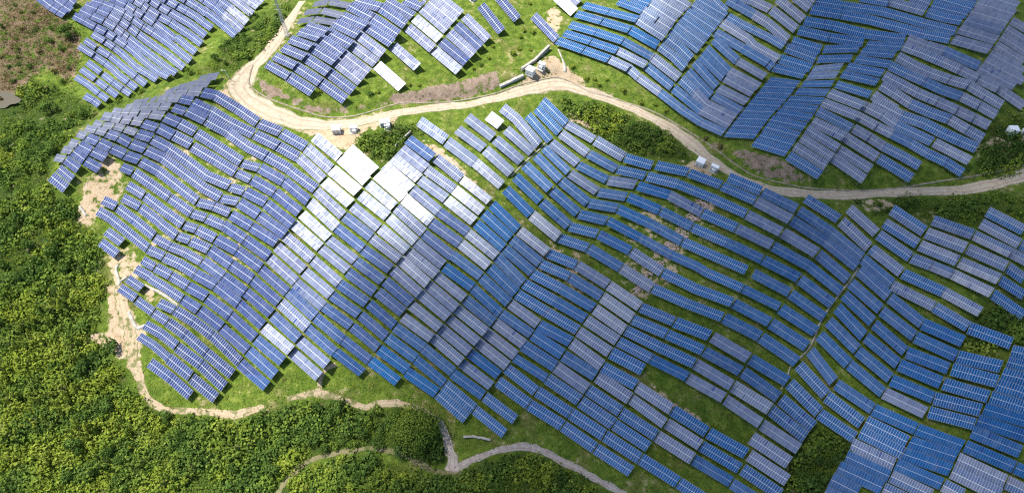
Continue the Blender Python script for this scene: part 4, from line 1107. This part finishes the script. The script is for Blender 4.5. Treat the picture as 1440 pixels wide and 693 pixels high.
ZONES = [
 ([(0, 0), (112, 40), (112, 92), (100, 124), (30, 132), (0, 150)], 26, (4, 9), .8, .9, {'dark_bush': 3, 'dry_bush': 2}, "in the brown scrub at upper left", "bushes of the brown scrub"),
 ([(0, 190), (90, 150), (140, 165), (90, 205), (66, 245), (80, 280), (112, 315), (140, 352), (140, 400), (60, 420), (0, 420)], 40, (8, 16), .58, .45, {'rounded_tree': 4, 'leafy_bush': 3, 'dark_bush': 2}, "in the thicket along the left edge", "trees of the left thicket"),
 ([(0, 420), (130, 420), (140, 470), (190, 570), (120, 640), (0, 693)], 36, (7, 15), .58, .5, {'bamboo_clump': 5, 'green_bamboo': 3, 'rounded_tree': 2}, "in the lower left scrub", "bamboo and trees of the lower left scrub"),
 ([(120, 640), (200, 580), (330, 598), (440, 575), (440, 640), (385, 693), (60, 693)], 36, (6, 14), .58, .5, {'green_bamboo': 3, 'rounded_tree': 3, 'leafy_bush': 3, 'lime_bush': 2}, "below the lower soil track", "bushes below the soil track"),
 ([(440, 570), (560, 575), (620, 592), (632, 650), (600, 652), (540, 628), (440, 636)], 24, (8, 14), .58, .5, {'rounded_tree': 5, 'dark_bush': 2, 'leafy_bush': 2}, "beside the big round tree", "trees around the big round tree"),
 ([(392, 693), (430, 660), (500, 640), (600, 672), (645, 672), (740, 642), (840, 693)], 26, (7, 13), .58, .5, {'lime_bush': 3, 'leafy_bush': 3, 'rounded_tree': 2}, "below the grassy path at bottom", "bushes below the grassy path"),
 ([(140, 152), (200, 130), (290, 92), (350, 28), (400, 0), (420, 4), (350, 92), (330, 102), (250, 106), (160, 166)], 22, (4, 9), .7, .6, {'dark_bush': 3, 'leafy_bush': 3, 'rounded_tree': 1}, "in the gully behind the left hill", "bushes of the gully"),
 ([(372, 118), (390, 128), (560, 124), (700, 96), (755, 66), (745, 0), (735, 40), (690, 60), (640, 104), (570, 130), (480, 138)], 18, (4, 8), .75, .5, {'lime_bush': 4, 'leafy_bush': 2, 'dark_bush': 2}, "on the bank above the road", "bushes on the bank above the road"),
 ([(505, 198), (540, 186), (575, 184), (572, 205), (545, 236), (512, 214)], 8, (6, 10), .55, .3, {'leafy_bush': 3, 'dark_bush': 2}, "in the hollow below the cabins", "bushes below the cabins"),
 ([(785, 142), (860, 154), (955, 200), (968, 228), (880, 214), (805, 178)], 20, (6, 11), .5, .4, {'dark_bush': 4, 'rounded_tree': 3, 'leafy_bush': 1}, "in the thicket between road and right array", "shrubs of the roadside thicket"),
 ([(1195, 286), (1440, 274), (1440, 312), (1330, 304), (1250, 298)], 14, (5, 9), .7, .5, {'dark_bush': 4, 'leafy_bush': 2}, "on the verge below the right road", "bushes on the right verge"),
 ([(1378, 200), (1440, 168), (1440, 232), (1372, 248)], 8, (4, 8), .75, .5, {'dark_bush': 3, 'dry_bush': 1}, "around the white cabin at right", "bushes around the right cabin"),
 ([(1122, 606), (1192, 618), (1155, 693), (1098, 693)], 12, (6, 11), .6, .4, {'dark_bush': 3, 'rounded_tree': 2}, "in the hollow at lower right", "shrubs of the lower right hollow"),
 ([(985, 186), (1016, 206), (1012, 222), (990, 206)], 2, (5, 7), .7, .3, {'dry_bush': 3}, "beside the road cutting", "dry bushes by the cutting"),
 ([(795, 84), (860, 112), (985, 180), (975, 186), (860, 132), (806, 112)], 9, (4, 7), .75, .3, {'lime_bush': 3, 'leafy_bush': 1}, "on the bank under the upper right array", "bushes under the upper right array"),
]
WORD = {'rounded_tree': "rounded dark green tree", 'leafy_bush': "leafy mid green bush", 'lime_bush': "yellow-green bush", 'bamboo_clump': "feathery yellow-green bamboo clump", 'green_bamboo': "feathery green bamboo clump",
        'young_conifer': "pointed blue-green conifer", 'dry_bush': "dry brownish bush", 'dark_bush': "low dark green bush"}
CATW = {'rounded_tree': "tree", 'young_conifer': "tree", 'bamboo_clump': "bamboo", 'green_bamboo': "bamboo"}
for poly, n, rpx, sep, clear, mixd, where, grp in ZONES:
    ks = list(mixd); pw = np.array([mixd[k] for k in ks], float); pw /= pw.sum()
    S = scatter(poly, n, rpx, sep, clear); GLOBAL += S
    for x, y, r in S:
        k = ks[rng.choice(len(ks), p=pw)]; s = rpx[0]+(r-rpx[0])*(1.0 if k in ('rounded_tree', 'bamboo_clump', 'green_bamboo') else .7)
        place_tree(k, x, y, s*MPP, f"{WORD[k]} {where}", CATW.get(k, "bush"), f"{WORD[k]}s {where}")
# the big round tree above the junction of the paths, and the small conifer in front of it
Vv, Tt = crown_arrays(10.2, 11.5, 34, 5200, .62, 'blob'); PROTO['big_round_tree'] = ([(quads_mesh("crown", Vv, Tt, [LEAF['mid']]), trunk_mesh("trunk", 9.0, 11.0))], 10.2)
place_tree('big_round_tree', 584, 614, 10.2, "largest tree, a broad round crown above the path junction at bottom centre", "tree", None)
place_tree('young_conifer', 566, 636, 3.0, "pointed conifer in front of the largest round tree", "tree", None)
place_tree('dark_bush', 158, 487, 3.6, "dark bush standing alone in the bare soil left of the panels", "bush", None)
place_tree('rounded_tree', 96, 52, 4.8, "dark green tree at the edge of the far upper left array", "tree", None)

# undergrowth and grass: nobody could count it
def mass(name, label, pts, k, kinds, leaf, nleaf, rr, zz, up=.3, rough=.45, dome=True):
    W = hit(pts[:, 0], pts[:, 1]); n = len(W)
    R_ = rr[0]+(rr[1]-rr[0])*rng.uniform(0, 1, n)**2.0; d = unit(rng.normal(size=(n*nleaf, 3))); d[:, 2] = np.abs(d[:, 2]) if dome else np.abs(d[:, 2])*.6
    rad = np.repeat(R_, nleaf)[:, None]; zs = np.repeat(zz*rng.uniform(.7, 1.35, n), nleaf)[:, None]
    lump = 1+.22*np.sin(d[:, :1]*5+np.repeat(rng.uniform(0, 6, n), nleaf)[:, None])*np.sin(d[:, 1:2]*5+1)
    c = np.repeat(W, nleaf, 0)+d*rad*lump*rng.uniform(.8, 1.04, n*nleaf)[:, None]*np.concatenate([np.ones((n*nleaf, 2)), zs], 1)
    nr = d*np.array([1, 1, 1.0])+rough*rng.normal(size=d.shape)+np.array([0, 0, up]); s = leaf*np.repeat(np.clip(R_/1.6, .6, 1.35), nleaf)
    V = leaf_quads(c, nr, s); T = np.clip(rng.normal(.42, .15, n*nleaf)+np.repeat(rng.normal(0, .16, n), nleaf), 0, 1)
    me = quads_mesh(name, V, T, [LEAF[q] for q in kinds], np.repeat(k, nleaf)); o = bpy.data.objects.new(name, me); COL.objects.link(o)
    prop(o, label, "plants", kind='stuff'); return o
def rnd_px(F, n, lo=.15, avoid=None, x=(0, 1440), y=(0, 693)):
    p = np.stack([rng.uniform(*x, n), rng.uniform(*y, n)], 1); v = F[p[:, 1].astype(int), p[:, 0].astype(int)]
    ok = (rng.uniform(0, 1, n) < v) & (v > lo)
    if avoid is not None: ok &= ~avoid[p[:, 1].astype(int), p[:, 0].astype(int)]
    return p[ok]
_wv = [(rng.uniform(0, 6.28), rng.uniform(0, 6.28), rng.uniform(.7, 1.4)) for _ in range(14)]
def patch(p, s, o=0):
    v = sum(np.sin((p[:, 0]*math.cos(a)+p[:, 1]*math.sin(a))*f*(1+.6*(q % 3))/s+b+o) for q, (a, b, f) in enumerate(_wv)); return v/math.sqrt(7)
BLOCK = dilate(M_TAB, 2) | dilate(M_ROAD, 2)
M_PATH = np.zeros((693, 1440), bool)
for k_ in TRACKS: M_PATH |= stroke_mask(TRACKS[k_], 8)
M_POND = poly_mask([(0, 126), (20, 128), (32, 140), (22, 156), (0, 158)]); BLOCK |= M_POND
BIG = BLOCK | dilate(M_PATH, 6) | dilate(M_TAB, 5)
q = rnd_px(F_LUSH*(F_SOIL < .45), 30000, .3, BLOCK)
sm = ~BIG[q[:, 1].astype(int), q[:, 0].astype(int)]; q = q[sm | (rng.uniform(0, 1, len(q)) < .0)]
left = (q[:, 0] < 260) & (q[:, 1] > 390)
pa = patch(q, 22.)+rng.normal(0, .45, len(q))
kd = np.where(pa < -.15, 0, np.where(pa < .95, 1, 2))
kl = np.where(pa < -1.05, 0, np.where(pa < -.1, 1, 2))
tall = patch(q, 30., 2.) < .75
a_, b_ = ~left & tall, ~left & ~tall
mass("undergrowth", "dark green undergrowth between the trees and round the arrays", q[a_], kd[a_], ['dark', 'mid', 'lime'], .78, 40, (1.0, 4.2), .85)
mass("grassy_scrub", "lighter grassy scrub in patches between the trees", q[b_], np.maximum(kd[b_], 1), ['dark', 'mid', 'lime'], .55, 30, (.7, 2.2), .6)
mass("bamboo_scrub", "yellow-green scrub covering the lower left slope", q[left], kl[left], ['dark', 'mid', 'lime'], .72, 40, (1.0, 3.2), .95)
F_OPEN = np.clip(1-F_LUSH*.6, 0, 1)*(F_SOIL < .42)*(F_ROCK < .4)
g_ = rnd_px(F_OPEN, 60000, .1, M_ROAD & (rng.uniform(0, 1, M_ROAD.shape) < .97) | M_TAB)
pg = patch(g_, 16., 1.)+rng.normal(0, .5, len(g_))
mass("weeds", "tufts of grass and weeds growing between the rows of tables", g_, np.where(pg < -.4, 0, np.where(pg < 1.5, 1, 2)), ['mid', 'lime', 'dry'], .50, 8, (.2, 1.0), .6, .7)
F_SCRUB = field([(SOIL[0][0], .8), ([(1360, 180), (1440, 160), (1440, 240), (1360, 250)], .5)], 3)+np.clip(F_ROCK*.25, 0, .3)
s_ = np.concatenate([rnd_px(F_SCRUB, 16000, .1, BLOCK), rnd_px(F_SCRUB, 2600, .1, BLOCK, (0, 122), (0, 152))])
ps = patch(s_, 12., 3.)+rng.normal(0, .6, len(s_))
v_ = rnd_px(blur((dilate(M_PATH, 7) & ~dilate(M_PATH, 1)).astype(float), 1)*(F_LUSH > .3), 5000, .2, BLOCK)
mass("verge_weeds", "low green weeds along the edges of the lower tracks", v_, rng.integers(0, 2, len(v_)), ['dark', 'mid'], .5, 14, (.4, 1.1), .6)
mass("dry_scrub", "low dry scrub on the brown ground", s_, np.where(ps < -.1, 0, np.where(ps < .9, 1, 2)), ['dry', 'dark', 'mid'], .48, 20, (.4, 1.9), .8)
# ------------------------------------------------------------------ cabins, walls, mast and small things
M_WHITE = plain("white_painted_steel", (.80, .81, .82), .5, 0, .04, 1)
M_GREY = plain("grey_painted_steel", (.42, .45, .48), .5, 0, .08, 1)
M_DARK = plain("dark_louvre", (.10, .11, .12), .6, 0, .1, 2)
M_PLINTH = plain("concrete_plinth", (.40, .37, .33), .9, 0, .2, 1)
def at(px, py): return hit(np.array([float(px)]), np.array([float(py)]))[0]
def part(mb, name, mats, root): return mb.build(name, mats, root)
def spot(root, px, py, rot):
    p = at(px, py); root.location = (p[0], p[1], p[2]); root.rotation_euler = (0, 0, R(rot))
def cabin(px, py, rot, w, d, hgt, label, shade=M_WHITE):
    r = empty("equipment_cabin", (0, 0, 0)); prop(r, label, "cabin")
    m = MB(); m.box((0, 0, -.5), w+.5, d+.5, .75); part(m, "plinth", M_PLINTH, r)
    m = MB(); m.box((0, 0, .25), w, d, hgt); b = part(m, "body", M_WHITE, r)
    m = MB(); m.box((0, 0, .25+hgt), w+.24, d+.24, .12); m.box((0, 0, .37+hgt), w-.3, d-.3, .06); part(m, "roof", M_WHITE, r)
    for x in (-w*.24, w*.24):
        m = MB(); m.box((x, -d/2-.025, .42), w*.40, .05, hgt-.42, 0, 0); dd = part(m, "door", shade, r)
        m = MB()
        for k in range(5): m.box((x, -d/2-.065, .75+k*.14), w*.24, .03, .05)
        part(m, "louvre", M_DARK, dd)
        m = MB(); m.box((x+w*.15*(1 if x < 0 else -1), -d/2-.08, 1.35), .05, .06, .28); part(m, "handle", M_DARK, dd)
    for y in (-d*.2, d*.2):
        m = MB()
        for k in range(4): m.box((w/2+.02, y, 1.2+k*.16), .04, d*.26, .06)
        part(m, "side_vent", M_GREY, r)
    spot(r, px, py, rot); return r
def transformer(px, py, rot, w, d, hgt, label):
    r = empty("box_transformer", (0, 0, 0)); prop(r, label, "transformer")
    m = MB(); m.box((0, 0, -.5), w+.5, d+.7, .7); part(m, "plinth", M_PLINTH, r)
    m = MB(); m.box((0, d*.22, .2), w, d*.5, hgt); part(m, "switch_cabinet", M_WHITE, r)
    m = MB(); m.box((0, d*.22, .2+hgt), w+.2, d*.5+.2, .1); part(m, "roof", M_WHITE, r)
    m = MB(); m.box((.2, -d*.26, .2), w*.5, d*.34, hgt*.72); t = part(m, "oil_tank", M_WHITE, r)
    for s in (-1, 1):
        m = MB()
        for k in range(6): m.box((.2+s*(w*.25+.16), -d*.40+k*d*.055, .45), .3, .04, hgt*.55)
        part(m, "cooling_fin", M_GREY, t)
    m = MB(); m.bar((.2-w*.15, -d*.26, .2+hgt*.95), (.2+w*.15, -d*.26, .2+hgt*.95), .2, 10); part(m, "conservator", M_GREY, t)
    m = MB(); m.box((-.2, d*.22-d*.25-.02, .4), w*.5, .04, hgt*.7); part(m, "door", M_GREY, r)
    spot(r, px, py, rot); return r
cabin(474, 186, 4, 3.4, 2.8, 2.5, "leftmost white cabin on the yard below the road bend, grey front", plain("pale_grey_steel", (.58, .60, .62), .5, 0, .06, 1))
transformer(498, 185, 8, 3.2, 3.0, 2.1, "white transformer between the two cabins below the road bend")
cabin(542, 176, 8, 4.2, 2.4, 2.3, "white cabin at the right end of the yard, above the green hollow", M_GREY)
transformer(545, 181, 8, 2.2, 2.2, 1.7, "small transformer in front of the cabin above the green hollow")
cabin(746, 104, -30, 3.5, 3.1, 2.8, "white cabin on the soil pad beside the concrete wall")
transformer(761, 96, -30, 3.0, 3.2, 2.2, "white transformer on the soil pad beside the concrete wall")
cabin(984, 232, -33, 3.2, 2.9, 2.7, "white cabin with pitched shadow side by the right road")
transformer(1003, 240, -33, 3.0, 2.9, 2.2, "white transformer next to the cabin by the right road")
cabin(1421, 187, 0, 3.6, 2.8, 2.6, "lone white cabin on bare ground at the right edge")
transformer(1441, 189, 0, 3.0, 2.8, 2.0, "white transformer cut off by the right edge")
transformer(665, 1, 40, 2.6, 2.6, 2.0, "white transformer at the top edge above the bright columns")

def wall(name, label, pts, w, hgt, mat, steps=False):
    pts = np.array(pts, float); Wp = hit(pts[:, 0], pts[:, 1]); m = MB()
    for a, b in zip(Wp[:-1], Wp[1:]):
        d = b-a; L = np.hypot(d[0], d[1]); nn_ = np.array([-d[1], d[0], 0])/L*w/2; n = max(1, int(L/3.0))
        for k in range(n):
            p, q = a+d*k/n, a+d*(k+.985)/n; z = max(p[2], q[2])+hgt*(1+.06*(k % 2)); pz, qz = p.copy(), q.copy(); pz[2] = qz[2] = z
            m.quadbox([qz-nn_, pz-nn_, pz+nn_, qz+nn_][::-1], np.array([0, 0, hgt+1.2]))
    c = Wp.mean(0); r = empty(name, c); prop(r, label, "wall"); m.build("wall_panel", mat, r)
    m = MB()
    for a, b in zip(Wp[:-1], Wp[1:]):
        d = b-a; L = np.hypot(d[0], d[1]); nn_ = np.array([-d[1], d[0], 0])/L*(w/2+.08); p, q = a.copy(), b.copy(); z = max(a[2], b[2])+hgt*1.08+.14; p[2] = q[2] = z
        m.quadbox([q-nn_, p-nn_, p+nn_, q+nn_][::-1], np.array([0, 0, .12]))
    m.build("coping", M_CONC, r); return r
wall("retaining_wall", "pale concrete retaining wall on the soil pad behind two white cabins", [(733, 100), (752, 87), (772, 69)], .9, 1.3, M_CONC)
wall("retaining_wall", "low grey concrete wall running down to the road left of the cabins", [(703, 123), (720, 115), (736, 107)], 1.2, .7, M_GREY)
wall("retaining_wall", "thin pale wall beside the hollow, left of the second column", [(556, 207), (566, 197), (578, 187)], .35, .7, M_CONC)
wall("retaining_wall", "short concrete wall under the lone deep blue table at bottom", [(652, 615), (664, 614), (676, 616), (690, 619)], .6, .6, M_CONC)

# lattice mast beside the dirt track at the top
p = at(404, 50); mast = empty("lattice_mast", p); prop(mast, "tall slim grey lattice mast beside the dirt track at the top", "mast")
Hm = 20.0
for sx, sy in ((-1, -1), (1, -1), (1, 1), (-1, 1)):
    m = MB(); m.bar(p+np.array([sx*.75, sy*.75, -.3]), p+np.array([sx*.28, sy*.28, Hm]), .09, 4); m.build("leg", M_GALV, mast)
m = MB()
for k in range(14):
    z0, z1 = Hm*k/14, Hm*(k+1)/14; a, b = .75-.47*k/14, .75-.47*(k+1)/14
    for (x0, y0), (x1, y1) in (((-1, -1), (1, -1)), ((1, -1), (1, 1)), ((1, 1), (-1, 1)), ((-1, 1), (-1, -1))):
        m.bar(p+np.array([x0*a, y0*a, z0]), p+np.array([x1*b, y1*b, z1]), .05); m.bar(p+np.array([x0*b, y0*b, z1]), p+np.array([x1*b, y1*b, z1]), .05)
m.build("bracing", M_GALV, mast)
m = MB()
for z in (Hm-.4, Hm-3.0, Hm-5.6): m.bar(p+np.array([-1.9, 0, z]), p+np.array([1.9, 0, z]), .08)
m.build("cross_arm", M_GALV, mast)
m = MB(); m.box(p-np.array([0, 0, .5]), 2.4, 2.4, .8); m.build("footing", M_CONC, mast)

# white post with a bracket at the corner of the left array
p = at(322, 111); post = empty("camera_post", p); prop(post, "slim white post with a bracket beside the pale dirt bend", "post")
m = MB(); m.bar(p-np.array([0, 0, .3]), p+np.array([0, 0, 5.0]), .10, 8, 0, .07); m.build("pole", M_WHITE, post)
m = MB(); m.bar(p+np.array([0, 0, 4.8]), p+np.array([-1.6, .1, 5.0]), .06, 6); m.build("bracket", M_WHITE, post)
m = MB(); m.box(p+np.array([-1.6, .1, 4.75]), .5, .25, .25); m.build("camera", M_WHITE, post)
# small inspection posts standing between the rows
for k, (px, py, txt) in enumerate([(321, 180, "thin pale post between two upper rows of the left hillside"), (392, 33, "thin pale post in the scrub beside the lattice mast"), (231, 447, "thin pale post above a lower row of the left hillside"), (395, 168, "thin pale post at the road edge above the hillside array")]):
    p = at(px, py); r = empty("marker_post", p); prop(r, txt, "post"); m = MB(); m.bar(p-np.array([0, 0, .2]), p+np.array([0, 0, 2.4]), .09, 6); m.build("pole", M_WHITE, r)
    m = MB(); m.box(p+np.array([0, 0, 2.4]), .3, .3, .18); m.build("cap", M_GREY, r)
# rubble heaps in the aisle of the right array
def rubble(px, py, n, s):
    p0 = at(px, py); V = MB()
    for k in range(n):
        a = rng.uniform(0, 6.28); rr = s*math.sqrt(rng.uniform(0, 1)); p = np.array([p0[0]+rr*math.cos(a), p0[1]+rr*math.sin(a), 0]); p[2] = float(h(p[0], p[1])); z = rng.uniform(.15, .5)
        V.box(p, rng.uniform(.3, .8), rng.uniform(.3, .7), z, a)
    return V
M_STONE = plain("pinkish_rubble", (.42, .33, .28), .9, 0, .25, 1)
allr = MB()
for px, py in [(983, 285), (991, 290), (970, 304), (978, 309), (955, 325), (963, 330), (940, 344), (949, 348), (917, 369), (928, 372), (912, 388), (895, 410), (899, 406)]:
    m = rubble(px, py, 26, 1.5); b = len(allr.v); allr.v += m.v; allr.f += [tuple(b+q for q in f) for f in m.f]; allr.m += m.m
prop(allr.build("rubble", M_STONE), "pinkish rubble and stones along the aisle of the right array", "rubble", kind='stuff')
